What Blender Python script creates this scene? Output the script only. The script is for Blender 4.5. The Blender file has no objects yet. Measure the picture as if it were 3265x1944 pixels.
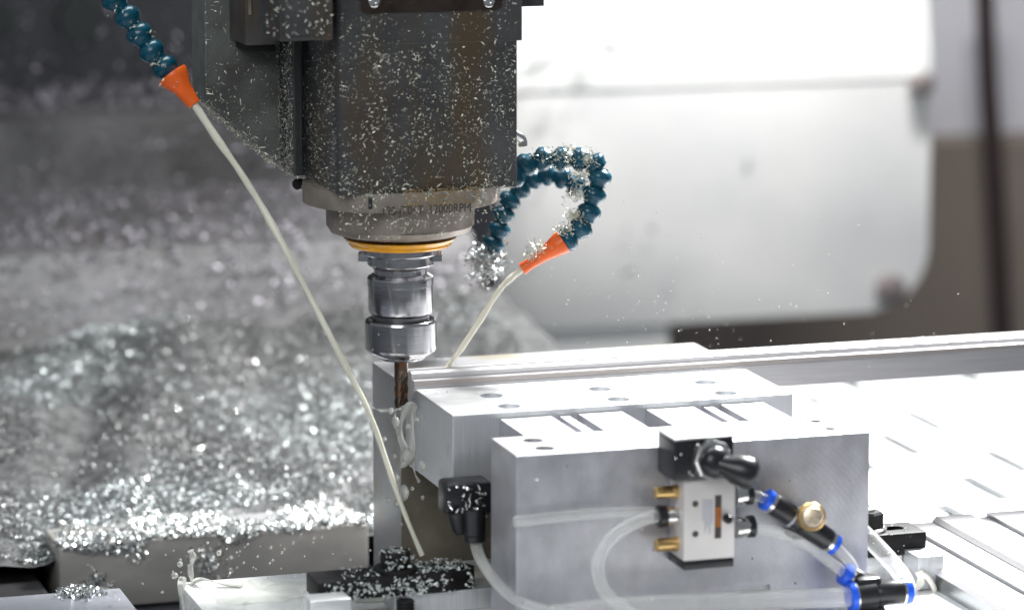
import bpy, bmesh, math, random
import numpy as np
from mathutils import Vector, Matrix, noise

random.seed(7)
rnd = random.random
RNG = np.random.default_rng(11)
SC = bpy.context.scene
COL = SC.collection

# ------------------------------------------------------------------ camera
# metres; origin = near left top corner of the middle clamping block, z = 0 its top,
# x along the blocks, y away from the viewer
PITCH, YAW = 0.1782, 0.3031
CAM = Vector((-0.6564, -2.236, 0.4968))
FPX = 11053.98
RIGHT = Vector((math.cos(YAW), -math.sin(YAW), 0))
FWD = Vector((math.sin(YAW) * math.cos(PITCH), math.cos(YAW) * math.cos(PITCH), -math.sin(PITCH)))
UP = RIGHT.cross(FWD)
cam_d = bpy.data.cameras.new("camera")
cam = bpy.data.objects.new("camera", cam_d)
COL.objects.link(cam)
cam.matrix_world = Matrix((
    (RIGHT.x, UP.x, -FWD.x, CAM.x), (RIGHT.y, UP.y, -FWD.y, CAM.y),
    (RIGHT.z, UP.z, -FWD.z, CAM.z), (0, 0, 0, 1)))
cam_d.sensor_width = 36.0
cam_d.lens = 36.0 * FPX / 3265.0
cam_d.clip_start = 0.05
cam_d.clip_end = 60
cam_d.dof.use_dof = True
cam_d.dof.focus_distance = 2.462
cam_d.dof.aperture_fstop = 3.7
cam_d.dof.aperture_blades = 9
SC.camera = cam

# ------------------------------------------------------------------ world, lamps, exposure
world = bpy.data.worlds.new("World")
SC.world = world
world.use_nodes = True
bg = world.node_tree.nodes["Background"]
bg.inputs[0].default_value = (0.74, 0.82, 0.90, 1)
bg.inputs[1].default_value = 0.24

def lamp(name, loc, target, size, power, color, size_y=None, spread=180):
    d = bpy.data.lights.new(name, 'AREA')
    d.energy = power
    d.color = color
    d.shape = 'RECTANGLE'
    d.size = size
    d.size_y = size_y or size
    d.spread = math.radians(spread)
    o = bpy.data.objects.new(name, d)
    COL.objects.link(o)
    o.location = loc
    o.rotation_euler = (Vector(target) - Vector(loc)).to_track_quat('-Z', 'Y').to_euler()
    return o

lamp("work_lamp", (0.95, 0.62, 1.00), (0.40, 0.10, -0.05), 0.40, 30, (0.985, 1.0, 0.99), 0.16, 95)
lamp("door_fill", (0.78, 1.05, 1.15), (0.74, 1.50, 0.20), 0.5, 7.5, (1.0, 1.0, 0.99), 0.1, 90)  # added light that whitens the upper door, source unseen
lamp("front_fill", (-1.0, -1.7, 1.2), (0.0, 0.1, 0.05), 1.1, 21, (0.98, 1.0, 1.0), 0.9)  # added fill for the front faces and holder, source unseen
lamp("overhead_fill", (-0.10, 0.36, 0.95), (-0.10, 0.36, -0.1), 0.6, 4.4, (0.90, 0.98, 1.0), 0.4, 110)  # added fill over chip heap and base plate, source unseen

SC.view_settings.view_transform = 'Standard'
SC.view_settings.look = 'None'
SC.view_settings.exposure = 0.14
SC.view_settings.gamma = 1.0
SC.view_settings.use_curve_mapping = False
SC.render.engine = 'CYCLES'
SC.cycles.max_bounces = 8
SC.cycles.transparent_max_bounces = 8
SC.cycles.sample_clamp_indirect = 6.0
SC.cycles.use_denoising = True


def at(u, v, **k):
    """point at full-size photo column u, row v lying in the given plane x=, y=, z= or at depth d="""
    d = FWD + RIGHT * ((u - 1632.5) / FPX) - UP * ((v - 972.0) / FPX)
    (n, val), = k.items()
    if n == 'd':
        t = val
    else:
        i = 'xyz'.index(n)
        t = (val - CAM[i]) / d[i]
    return CAM + d * t

# ------------------------------------------------------------------ materials
MATS = {}

def nodes_of(m):
    return m.node_tree.nodes, m.node_tree.links

def material(name, base, rough=0.5, metallic=0.0, vary=0.15, scale=40.0, stretch=(1, 1, 1),
             bump=0.0, bump_scale=None, spots=None, transmission=0.0, rough_vary=0.1, ior=1.45,
             island=0.0, second=None, second_scale=12.0, second_lo=0.5, second_hi=0.62, spec=0.5,
             emission=None, coat=0.0, arcs=None, second_stretch=None):
    m = bpy.data.materials.new(name)
    m.use_nodes = True
    n, l = nodes_of(m)
    b = n["Principled BSDF"]
    tc = n.new("ShaderNodeTexCoord")
    mp = n.new("ShaderNodeMapping")
    mp.inputs['Scale'].default_value = stretch
    l.new(tc.outputs['Object'], mp.inputs[0])
    nz = n.new("ShaderNodeTexNoise")
    nz.inputs['Scale'].default_value = scale
    nz.inputs['Detail'].default_value = 6
    nz.inputs['Roughness'].default_value = 0.62
    l.new(mp.outputs[0], nz.inputs['Vector'])
    ramp = n.new("ShaderNodeValToRGB")
    c = ramp.color_ramp
    lo = [max(0, x * (1 - vary)) for x in base]
    hi = [min(1, x * (1 + vary)) for x in base]
    c.elements[0].position = 0.3
    c.elements[0].color = (*lo, 1)
    c.elements[1].position = 0.7
    c.elements[1].color = (*hi, 1)
    l.new(nz.outputs['Fac'], ramp.inputs[0])
    col = ramp.outputs[0]
    if second:
        nz2 = n.new("ShaderNodeTexNoise")
        nz2.inputs['Scale'].default_value = second_scale
        nz2.inputs['Detail'].default_value = 5
        if second_stretch:
            mp3 = n.new("ShaderNodeMapping")
            mp3.inputs['Scale'].default_value = second_stretch
            l.new(tc.outputs['Object'], mp3.inputs[0])
            l.new(mp3.outputs[0], nz2.inputs['Vector'])
        else:
            l.new(tc.outputs['Object'], nz2.inputs['Vector'])
        r2 = n.new("ShaderNodeMapRange")
        r2.inputs['From Min'].default_value = second_lo
        r2.inputs['From Max'].default_value = second_hi
        l.new(nz2.outputs['Fac'], r2.inputs['Value'])
        mix = n.new("ShaderNodeMix")
        mix.data_type = 'RGBA'
        l.new(r2.outputs[0], mix.inputs[0])
        l.new(col, mix.inputs[6])
        mix.inputs[7].default_value = (*second, 1)
        col = mix.outputs[2]
    if island:
        g = n.new("ShaderNodeNewGeometry")
        mr = n.new("ShaderNodeMapRange")
        mr.inputs['To Min'].default_value = 1 - island
        mr.inputs['To Max'].default_value = 1 + island * 0.6
        l.new(g.outputs['Random Per Island'], mr.inputs['Value'])
        mul = n.new("ShaderNodeMix")
        mul.data_type = 'RGBA'
        mul.blend_type = 'MULTIPLY'
        mul.inputs[0].default_value = 1
        l.new(col, mul.inputs[6])
        l.new(mr.outputs[0], mul.inputs[7])
        col = mul.outputs[2]
    l.new(col, b.inputs['Base Color'])
    mr = n.new("ShaderNodeMapRange")
    mr.inputs['To Min'].default_value = max(0.02, rough - rough_vary)
    mr.inputs['To Max'].default_value = min(1, rough + rough_vary)
    l.new(nz.outputs['Fac'], mr.inputs['Value'])
    l.new(mr.outputs[0], b.inputs['Roughness'])
    b.inputs['Metallic'].default_value = metallic
    b.inputs['IOR'].default_value = ior
    b.inputs['Specular IOR Level'].default_value = spec
    b.inputs['Transmission Weight'].default_value = transmission
    b.inputs['Coat Weight'].default_value = coat
    if bump:
        bp = n.new("ShaderNodeBump")
        bp.inputs['Strength'].default_value = bump
        bp.inputs['Distance'].default_value = 0.0006
        if bump_scale:
            nb = n.new("ShaderNodeTexNoise")
            nb.inputs['Scale'].default_value = bump_scale
            nb.inputs['Detail'].default_value = 4
            l.new(mp.outputs[0], nb.inputs['Vector'])
            l.new(nb.outputs['Fac'], bp.inputs['Height'])
        else:
            l.new(nz.outputs['Fac'], bp.inputs['Height'])
        l.new(bp.outputs[0], b.inputs['Normal'])
    if arcs:
        mp2 = n.new("ShaderNodeMapping")
        mp2.inputs['Location'].default_value = arcs
        l.new(tc.outputs['Object'], mp2.inputs[0])
        wv = n.new("ShaderNodeTexWave")
        wv.wave_type = 'RINGS'
        wv.rings_direction = 'SPHERICAL'
        wv.inputs['Scale'].default_value = 90
        wv.inputs['Distortion'].default_value = 1.5
        wv.inputs['Detail'].default_value = 3
        l.new(mp2.outputs[0], wv.inputs['Vector'])
        bp2 = n.new("ShaderNodeBump")
        bp2.inputs['Strength'].default_value = 0.05
        bp2.inputs['Distance'].default_value = 0.0004
        l.new(wv.outputs['Fac'], bp2.inputs['Height'])
        if bump:
            l.new(bp.outputs[0], bp2.inputs['Normal'])
        l.new(bp2.outputs[0], b.inputs['Normal'])
    MATS[name] = m
    return m

material('milled_aluminium', (0.73, 0.735, 0.745), 0.40, 0.75, 0.10, 60, (0.35, 1, 6), bump=0.12, arcs=(-0.06, -0.2, 0),
         second=(0.60, 0.62, 0.63), second_scale=30, second_lo=0.55, second_hi=0.75)
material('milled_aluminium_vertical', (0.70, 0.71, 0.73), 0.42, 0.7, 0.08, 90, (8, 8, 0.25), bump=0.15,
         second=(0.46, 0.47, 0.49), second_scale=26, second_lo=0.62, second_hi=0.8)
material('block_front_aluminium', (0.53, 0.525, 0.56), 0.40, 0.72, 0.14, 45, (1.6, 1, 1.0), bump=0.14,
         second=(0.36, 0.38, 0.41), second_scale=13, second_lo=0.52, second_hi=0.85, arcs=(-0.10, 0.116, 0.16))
material('rail_aluminium', (0.70, 0.68, 0.69), 0.34, 0.75, 0.10, 120, (0.12, 8, 8), bump=0.2)
material('grooved_aluminium', (0.50, 0.45, 0.43), 0.45, 0.6, 0.25, 180, (0.06, 6, 14), bump=0.4)
material('rear_aluminium', (0.44, 0.435, 0.45), 0.40, 0.65, 0.10, 60, (6, 6, 0.5), bump=0.12,
         second=(0.36, 0.31, 0.20), second_scale=16, second_lo=0.52, second_hi=0.72)
material('shade_brown', (0.26, 0.235, 0.185), 0.30, 0.45, 0.35, 22, second=(0.36, 0.30, 0.18), second_scale=14, second_lo=0.5, second_hi=0.7)  # yellow brown standing for shade on the rear block
material('polished_steel', (0.50, 0.49, 0.505), 0.20, 1.0, 0.08, 80, (0.4, 0.4, 10), bump=0.05, rough_vary=0.05)
material('thread_steel', (0.34, 0.33, 0.34), 0.30, 1.0, 0.2, 120, (0.5, 0.5, 14))
material('dark_carbide', (0.10, 0.075, 0.06), 0.24, 0.85, 0.5, 160, (3, 3, 0.7),
         second=(0.22, 0.085, 0.025), second_scale=90, second_lo=0.5, second_hi=0.7)
material('head_paint', (0.050, 0.050, 0.052), 0.46, 0.0, 0.35, 36, bump=0.35, bump_scale=420,
         second=(0.066, 0.045, 0.024), second_scale=26, second_lo=0.50, second_hi=0.66, second_stretch=(1, 1, 0.22))
material('head_side_paint', (0.105, 0.110, 0.106), 0.5, 0.0, 0.2, 50, bump=0.5, bump_scale=500,
         second=(0.055, 0.055, 0.05), second_scale=24, second_lo=0.52, second_hi=0.7)
material('black_steel', (0.014, 0.013, 0.014), 0.58, 0.0, 0.4, 60, bump=0.4, bump_scale=700, spec=0.25)
material('black_plastic', (0.016, 0.016, 0.019), 0.30, 0.0, 0.3, 60)
material('nose_steel', (0.30, 0.26, 0.225), 0.38, 0.45, 0.22, 50, bump=0.25, bump_scale=300,
         second=(0.19, 0.16, 0.115), second_scale=38, second_lo=0.5, second_hi=0.68)
material('amber_seal', (0.80, 0.36, 0.02), 0.22, 0.0, 0.2, 50, coat=0.4)
material('engraving', (0.06, 0.045, 0.04), 0.7)
material('logo_engraving', (0.30, 0.20, 0.09), 0.6)
material('name_plate', (0.030, 0.020, 0.015), 0.35, 0.2, 0.5, 60)
material('brass_pale', (0.70, 0.58, 0.44), 0.38, 0.9, 0.3, 400)
material('brass', (0.72, 0.48, 0.20), 0.30, 1.0, 0.15, 60)
material('chrome', (0.72, 0.70, 0.69), 0.18, 1.0, 0.08, 60)
material('valve_body', (0.62, 0.59, 0.585), 0.45, 0.25, 0.05, 50)
material('valve_print', (0.36, 0.37, 0.42), 0.6)
material('rust_orange', (0.30, 0.10, 0.015), 0.55)
material('blue_hose', (0.002, 0.056, 0.092), 0.26, 0.0, 0.3, 90, bump=0.2)
material('orange_nozzle', (0.80, 0.125, 0.015), 0.35, 0.0, 0.12, 70)
material('collet_blue', (0.01, 0.10, 0.70), 0.3, 0.0, 0.15, 60)
material('coolant', (0.76, 0.735, 0.62), 0.16, 0.0, 0.05, 60, transmission=0.15, ior=1.34)
material('coolant_thin', (0.86, 0.86, 0.82), 0.10, 0.0, 0.05, 60, transmission=0.72, ior=1.30)
material('coolant_film', (0.74, 0.74, 0.70), 0.10, 0.0, 0.12, 60, transmission=0.1, ior=1.34, bump=0.3, bump_scale=90)
material('coolant_pool', (0.62, 0.60, 0.52), 0.12, 0.0, 0.25, 40, ior=1.34, bump=0.25, bump_scale=80)
material('white_putty', (0.80, 0.78, 0.70), 0.5, 0.0, 0.1, 120, bump=0.3)
material('chip_bright', (0.80, 0.81, 0.80), 0.26, 0.95, 0.05, 30, island=0.35)
material('chip_dark', (0.22, 0.215, 0.215), 0.42, 0.7, 0.05, 30, island=0.5)
material('chip_heap', (0.46, 0.485, 0.485), 0.42, 0.85, 0.05, 30, island=0.5)
material('chip_dull', (0.30, 0.28, 0.31), 0.5, 0.6, 0.05, 30, island=0.5)
material('chip_tan', (0.30, 0.255, 0.17), 0.5, 0.3, 0.3, 30, island=0.6)
material('chip_clamp', (0.56, 0.59, 0.58), 0.45, 0.3, 0.1, 30, island=0.4)
material('chip_pale', (0.60, 0.59, 0.50), 0.42, 0.45, 0.15, 30, island=0.5)
material('heap_bed', (0.12, 0.118, 0.118), 0.5, 0.5, 0.5, 60, bump=1.0, bump_scale=160)
material('table_white', (0.78, 0.78, 0.79), 0.4, 0.3, 0.05, 30)
material('pit_dark', (0.02, 0.025, 0.024), 0.6)
material('cover_steel', (0.118, 0.112, 0.115), 0.5, 0.2, 0.35, 14,
         second=(0.075, 0.068, 0.066), second_scale=7, second_lo=0.45, second_hi=0.65)
material('column_dark', (0.030, 0.030, 0.036), 0.6, 0.0, 0.4, 10,
         second=(0.06, 0.058, 0.062), second_scale=6, second_lo=0.45, second_hi=0.65)
material('door_white', (0.78, 0.768, 0.748), 0.45, 0.0, 0.06, 5,
         second=(0.66, 0.652, 0.66), second_scale=3.5, second_lo=0.48, second_hi=0.7)
material('door_edge', (0.80, 0.80, 0.78), 0.4, 0.0, 0.03, 6)
material('sill_grey', (0.36, 0.355, 0.38), 0.5, 0.0, 0.15, 12)
material('pan_grey', (0.58, 0.60, 0.60), 0.4, 0.2, 0.2, 12)
material('wall_lilac', (0.60, 0.585, 0.62), 0.5, 0.0, 0.04, 4)
material('wall_brown', (0.20, 0.165, 0.14), 0.5, 0.0, 0.1, 4)
material('seal_brown', (0.030, 0.018, 0.018), 0.5)
material('bolt_grey', (0.28, 0.24, 0.235), 0.4, 0.3, 0.1, 60)
material('plate_blue_grey', (0.52, 0.52, 0.58), 0.36, 0.6, 0.1, 60, (0.3, 1, 1))
material('plate_wet', (0.84, 0.84, 0.83), 0.25, 0.1, 0.06, 40, second=(0.62, 0.64, 0.67), second_scale=20,
         second_lo=0.55, second_hi=0.75)
material('beam_side_dark', (0.26, 0.27, 0.28), 0.3, 0.9, 0.3, 20, (6, 0.3, 3))
material('bed_dark', (0.018, 0.020, 0.026), 0.4, 0.0, 0.4, 20)
material('vise_steel', (0.43, 0.41, 0.385), 0.42, 0.5, 0.2, 30, (0.4, 1, 1))

def tube_material():
    m = material('clear_tube', (0.92, 0.92, 0.90), 0.12, 0.0, 0.02, 60, spec=0.8)
    n, l = nodes_of(m)
    b = n["Principled BSDF"]
    tr = n.new("ShaderNodeBsdfTransparent")
    mx = n.new("ShaderNodeMixShader")
    lw = n.new("ShaderNodeLayerWeight")
    lw.inputs[0].default_value = 0.35
    mr = n.new("ShaderNodeMapRange")
    mr.inputs['To Min'].default_value = 0.16
    mr.inputs['To Max'].default_value = 0.75
    l.new(lw.outputs['Facing'], mr.inputs['Value'])
    l.new(mr.outputs[0], mx.inputs[0])
    l.new(tr.outputs[0], mx.inputs[1])
    l.new(b.outputs[0], mx.inputs[2])
    l.new(mx.outputs[0], n["Material Output"].inputs[0])
tube_material()

# ------------------------------------------------------------------ mesh helpers
def link(name, me, mat, parent=None):
    o = bpy.data.objects.new(name, me)
    COL.objects.link(o)
    if mat:
        me.materials.clear()
        me.materials.append(MATS[mat])
    if parent:
        o.parent = parent
    return o

def build(name, bm, mat, parent=None, smooth=None):
    bmesh.ops.recalc_face_normals(bm, faces=bm.faces)
    me = bpy.data.meshes.new(name)
    bm.to_mesh(me)
    bm.free()
    if smooth is not None:
        for p in me.polygons:
            p.use_smooth = True
        me.set_sharp_from_angle(angle=math.radians(smooth))
    return link(name, me, mat, parent)

def tag(o, label, cat, group=None, kind=None):
    if label:
        o['label'] = label
    if cat:
        o['category'] = cat
    if group:
        o['group'] = group
    if kind:
        o['kind'] = kind
    return o

def thing(name, label, cat, loc=(0, 0, 0), group=None):
    o = bpy.data.objects.new(name, None)
    o.empty_display_size = 0.01
    COL.objects.link(o)
    return tag(o, label, cat, group)

def bm_box(x0, x1, y0, y1, z0, z1, bev=0.0, seg=2, bm=None):
    nb = bmesh.new()
    r = bmesh.ops.create_cube(nb, size=1)
    for v in nb.verts:
        v.co = Vector((x0 + (v.co.x + 0.5) * (x1 - x0), y0 + (v.co.y + 0.5) * (y1 - y0), z0 + (v.co.z + 0.5) * (z1 - z0)))
    if bev:
        bmesh.ops.bevel(nb, geom=nb.edges[:], offset=bev, segments=seg, affect='EDGES', profile=0.5)
    if bm is None:
        return nb
    merge(bm, nb)
    return bm

def merge(bm, nb):
    me = bpy.data.meshes.new("tmp")
    nb.to_mesh(me)
    nb.free()
    bm.from_mesh(me)
    bpy.data.meshes.remove(me)

def frame_of(axis):
    a = Vector(axis).normalized()
    t = Vector((0, 0, 1)) if abs(a.z) < 0.9 else Vector((1, 0, 0))
    u = a.cross(t).normalized()
    return u, a.cross(u).normalized(), a

def bm_lathe(origin, axis, prof, n=64, bm=None, cap=True):
    """prof = [(distance along axis, radius)]"""
    bm = bm or bmesh.new()
    o = Vector(origin)
    u, w, a = frame_of(axis)
    rings = []
    for t, r in prof:
        rings.append([bm.verts.new(o + a * t + (u * math.cos(2 * math.pi * i / n) + w * math.sin(2 * math.pi * i / n)) * max(r, 1e-5)) for i in range(n)])
    for A, B in zip(rings, rings[1:]):
        for i in range(n):
            bm.faces.new((A[i], A[(i + 1) % n], B[(i + 1) % n], B[i]))
    if cap:
        bm.faces.new(rings[0])
        bm.faces.new(rings[-1][::-1])
    return bm

def catmull(pts, per=8):
    P = [Vector(p) for p in pts]
    P = [P[0] * 2 - P[1]] + P + [P[-1] * 2 - P[-2]]
    out = []
    for i in range(1, len(P) - 2):
        for k in range(per):
            t = k / per
            a, b, c, d = P[i - 1], P[i], P[i + 1], P[i + 2]
            out.append(0.5 * ((2 * b) + (c - a) * t + (2 * a - 5 * b + 4 * c - d) * t * t + (3 * b - a - 3 * c + d) * t ** 3))
    out.append(P[-2])
    return out

def bm_tube(pts, rad, n=12, bm=None, smoothpath=True, per=8):
    bm = bm or bmesh.new()
    pts = catmull(pts, per) if smoothpath else [Vector(p) for p in pts]
    m = len(pts)
    prev = None
    rings = []
    for i, p in enumerate(pts):
        d = (pts[min(i + 1, m - 1)] - pts[max(i - 1, 0)]).normalized()
        if prev is None:
            u, w, _ = frame_of(d)
        else:
            u = (prev - d * prev.dot(d)).normalized()
            w = d.cross(u)
        prev = u
        r = rad(i / (m - 1)) if callable(rad) else rad
        rings.append([bm.verts.new(p + (u * math.cos(2 * math.pi * k / n) + w * math.sin(2 * math.pi * k / n)) * r) for k in range(n)])
    for A, B in zip(rings, rings[1:]):
        for k in range(n):
            bm.faces.new((A[k], A[(k + 1) % n], B[(k + 1) % n], B[k]))
    bm.faces.new(rings[0])
    bm.faces.new(rings[-1][::-1])
    return bm

def bm_prism(poly, d0, d1, axis='x', bev=0.0, bm=None):
    """closed polygon (two coordinates) swept along axis from d0 to d1"""
    nb = bmesh.new()
    def P(a, b, d):
        return {'x': (d, a, b), 'y': (a, d, b), 'z': (a, b, d)}[axis]
    A = [nb.verts.new(P(a, b, d0)) for a, b in poly]
    B = [nb.verts.new(P(a, b, d1)) for a, b in poly]
    k = len(poly)
    nb.faces.new(A)
    nb.faces.new(B[::-1])
    for i in range(k):
        nb.faces.new((A[i], A[(i + 1) % k], B[(i + 1) % k], B[i]))
    if bev:
        bmesh.ops.bevel(nb, geom=nb.edges[:], offset=bev, segments=2, affect='EDGES', profile=0.5)
    if bm is None:
        return nb
    merge(bm, nb)
    return bm

def cut(o, cutters):
    """subtract the cutter bmeshes from mesh object o"""
    for bm in cutters:
        bmesh.ops.recalc_face_normals(bm, faces=bm.faces)
        me = bpy.data.meshes.new("cutter")
        bm.to_mesh(me)
        bm.free()
        c = bpy.data.objects.new("cutter", me)
        COL.objects.link(c)
        md = o.modifiers.new("cut", 'BOOLEAN')
        md.operation = 'DIFFERENCE'
        md.solver = 'EXACT'
        md.object = c
        dg = bpy.context.evaluated_depsgraph_get()
        new = bpy.data.meshes.new_from_object(o.evaluated_get(dg))
        o.modifiers.clear()
        old = o.data
        o.data = new
        bpy.data.meshes.remove(old)
        bpy.data.objects.remove(c)
        bpy.data.meshes.remove(me)

def chips(name, pts, normals, length, width, mat, parent=None, lay=0.25, curl=1.0, seed=1):
    """curled slivers of metal: two quads each; lay 0 = flat on the surface, 1 = any way round"""
    rng = np.random.default_rng(seed)
    n = len(pts)
    pts = np.asarray(pts, float)
    nr = np.asarray(normals, float)
    if nr.ndim == 1:
        nr = np.tile(nr, (n, 1))
    nr = nr + lay * rng.normal(size=(n, 3))
    nr /= np.linalg.norm(nr, axis=1)[:, None]
    t = rng.normal(size=(n, 3))
    t -= nr * np.sum(t * nr, axis=1)[:, None]
    t /= np.linalg.norm(t, axis=1)[:, None]
    b = np.cross(nr, t)
    L = rng.uniform(length[0], length[1], n) * rng.choice([0.6, 1, 1, 1.5], n)
    W = rng.uniform(width[0], width[1], n)
    K = rng.uniform(0.05, 0.5, n) * curl
    V = np.zeros((n, 6, 3))
    for i, s in enumerate((-0.5, 0.0, 0.5)):
        up = (K * L * (0.25 - s * s) * 1.6)[:, None] * nr
        c = pts + t * (L * s)[:, None] + up
        tw = (1.0 if i == 1 else 0.6)
        V[:, i * 2] = c - b * (W * 0.5 * tw)[:, None]
        V[:, i * 2 + 1] = c + b * (W * 0.5 * tw)[:, None]
    me = bpy.data.meshes.new(name)
    base = np.arange(n)[:, None] * 6
    F = np.concatenate([base + np.array([0, 1, 3, 2]), base + np.array([2, 3, 5, 4])], axis=1).reshape(-1)
    me.vertices.add(n * 6)
    me.vertices.foreach_set("co", V.reshape(-1))
    me.loops.add(len(F))
    me.loops.foreach_set("vertex_index", F.astype(np.int32))
    me.polygons.add(n * 2)
    me.polygons.foreach_set("loop_start", np.arange(0, len(F), 4, dtype=np.int32))
    me.update()
    me.validate()
    o = link(name, me, mat, parent)
    o['kind'] = 'stuff'
    return o

def text_part(name, body, size, loc, mat, parent, outline=False, depth=0.0003, sx=1.0):
    cu = bpy.data.curves.new(name, 'FONT')
    cu.body = body
    cu.size = size
    cu.extrude = depth
    if outline:
        cu.fill_mode = 'NONE'
        cu.extrude = 0
        cu.bevel_depth = 0.00032
    cu.align_x = 'LEFT'
    t = bpy.data.objects.new(name, cu)
    COL.objects.link(t)
    dg = bpy.context.evaluated_depsgraph_get()
    me = bpy.data.meshes.new_from_object(t.evaluated_get(dg))
    bpy.data.objects.remove(t)
    M = Matrix.Translation(loc) @ Matrix.Rotation(math.pi / 2, 4, 'X') @ Matrix.Diagonal((sx, 1, 1, 1))
    me.transform(M)
    return link(name, me, mat, parent)

# ================================================================== SETTING
# bed of the machine under everything
tag(build('machine_bed', bm_box(-1.6, 2.2, -0.9, 0.86, -0.32, -0.20), 'bed_dark'), 'dark machine bed under the fixture', None, kind='structure')

# perforated white table on the right, real slots through the sheet
def slotted_table():
    bm = bmesh.new()
    x0, y0, z = 0.36, 0.06, -0.150
    pitch_x, slot_w = 0.060, 0.015
    nx, ny = 15, 15
    cell = 0.043
    th = 0.006
    xs = [x0]
    for i in range(nx):
        xs += [x0 + pitch_x * (i + 1) - slot_w, x0 + pitch_x * (i + 1)]
    ys = [y0 + cell * k for k in range(ny + 1)]
    vt, vb = {}, {}
    for i, x in enumerate(xs):
        for j, y in enumerate(ys):
            vt[i, j] = bm.verts.new((x, y, z))
            vb[i, j] = bm.verts.new((x, y, z - th))
    hole = set()
    for i in range(1, len(xs) - 1, 2):
        col = i // 2
        for j in range(ny):
            if (j + col * 2) % 4 in (0, 1) and (j * 7 + col * 3) % 5:
                hole.add((i, j))
    for i in range(len(xs) - 1):
        for j in range(ny):
            if (i, j) in hole:
                q = [(i, j), (i + 1, j), (i + 1, j + 1), (i, j + 1)]
                for k, (a, b) in enumerate(zip(q, q[1:] + q[:1])):
                    if ((i, j - 1), (i + 1, j), (i, j + 1), (i - 1, j))[k] in hole:
                        continue
                    bm.faces.new((vt[a], vt[b], vb[b], vb[a]))
            else:
                bm.faces.new((vt[i, j], vt[i + 1, j], vt[i + 1, j + 1], vt[i, j + 1]))
    return bm
tag(build('slotted_table', slotted_table(), 'table_white'), 'white slotted machine table behind the right clamp', None, kind='structure')
tag(build('drain_pan', bm_box(0.34, 1.3, 0.05, 0.72, -0.199, -0.172), 'pan_grey'), 'grey drain pan below the slotted table', None, kind='structure')

# ---- telescopic covers behind the chip heap, column above
def cover_profile():
    return [(0.84, -0.20), (0.84, -0.098), (0.865, -0.082), (0.90, -0.022), (1.19, -0.012), (1.195, 0.060), (1.30, 0.066), (1.30, -0.20)]
tag(build('way_cover', bm_prism(cover_profile(), -0.9, 0.285, 'x', bev=0.003), 'cover_steel', smooth=40),
    'stepped grey way cover behind the chip heap', None, kind='structure')
col_o = build('machine_column', bm_box(-1.2, 0.44, 1.305, 1.7, -0.2, 1.1, 0.01), 'column_dark')
tag(col_o, 'dark machine column at the upper left', None, kind='structure')
hole_p = at(250, 62, y=1.305)
build('bore_hole', bm_lathe((hole_p.x, 1.297, hole_p.z), (0, 1, 0), [(0, 0.022), (0.0075, 0.022)], 32), 'pit_dark', col_o)
hole_p = at(-20, 60, y=1.305)
build('bore_hole', bm_lathe((hole_p.x, 1.297, hole_p.z), (0, 1, 0), [(0, 0.018), (0.0075, 0.018)], 32), 'pit_dark', col_o)

# ---- enclosure wall on the right
wl = build('enclosure_wall', bm_box(0.3, 2.6, 1.90, 1.95, -0.09, 1.3), 'wall_lilac')
tag(wl, 'pale lilac enclosure wall at the far right', None, kind='structure')
wb = build('enclosure_skirt', bm_box(-1.5, 2.6, 1.86, 1.96, -1.2, -0.092, 0.004), 'wall_brown')
tag(wb, 'brown lower enclosure wall at the far right', None, kind='structure')
sp = at(3165, 500, y=1.80)
sp2 = at(3215, 1060, y=1.80)
tag(build('door_seal', bm_tube([at(3135, -150, y=1.80), at(3150, 250, y=1.80), at(3172, 600, y=1.80), at(3205, 1250, y=1.80)], 0.0125, 12), 'seal_brown', smooth=60),
    'dark brown vertical rubber seal in front of the enclosure wall', 'seal')

# ---- sliding door: rounded lower panel and upper sheet sloped to catch more light
door = thing('enclosure_door', 'large pale grey sheet metal door with rounded corner behind the spindle', 'door')
def rounded_panel(x0, x1, z0, z1, r):
    pts = [(x0, z0)]
    for k in range(13):
        t = -math.pi / 2 + k / 12 * math.pi / 2
        pts.append((x1 - r + r * math.cos(t), z0 + r + r * math.sin(t)))
    pts += [(x1, z1), (x0, z1)]
    return pts
pbr = at(2962, 1005, y=1.42)
split = at(2300, 272, y=1.42)
dx1 = at(2962, 700, y=1.42).x
dz0 = at(2500, 1010, y=1.42).z
build('lower_panel', bm_prism(rounded_panel(0.20, dx1, dz0, split.z, 0.075), 1.42, 1.45, 'y', bev=0.0008), 'door_white', door, smooth=40)
sill_x = at(2130, 1040, y=1.43).x
tag(build('rear_sill', bm_box(0.16, sill_x, 1.425, 1.445, -0.5, dz0 - 0.0006, 0.002), 'door_white'), 'pale sill sheet below the left part of the enclosure door', None, kind='structure')
up = build('upper_panel', bm_prism([(1.418, split.z + 0.001), (1.452, split.z + 0.001), (1.56, split.z + 0.42), (1.53, split.z + 0.43)], 0.20, dx1 - 0.004, 'x', bev=0.0008), 'door_edge', door)
build('edge_strip', bm_tube([(dx1 - 0.010, 1.412, split.z - 0.01), (dx1 - 0.010, 1.418, split.z + 0.05), (dx1 - 0.010, 1.49, split.z + 0.32)], 0.006, 10), 'door_edge', door, smooth=60)
for (u, v, r) in ((2940, 268, 0.0135), (2842, 922, 0.017)):
    q = at(u, v, y=1.41)
    build('door_bolt', bm_lathe((q.x, 1.405, q.z), (0, 1, 0), [(-0.004, r * 0.6), (0, r), (0.012, r)], 24), 'bolt_grey', door, smooth=40)

P = [tuple(at(random.gauss(1830, 110), random.gauss(130, 90), y=1.405)) for _ in range(34)] + [tuple(at(1650 + rnd() * 900, 300 + rnd() * 650, y=1.414)) for _ in range(12)]
chips_later = P
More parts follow.
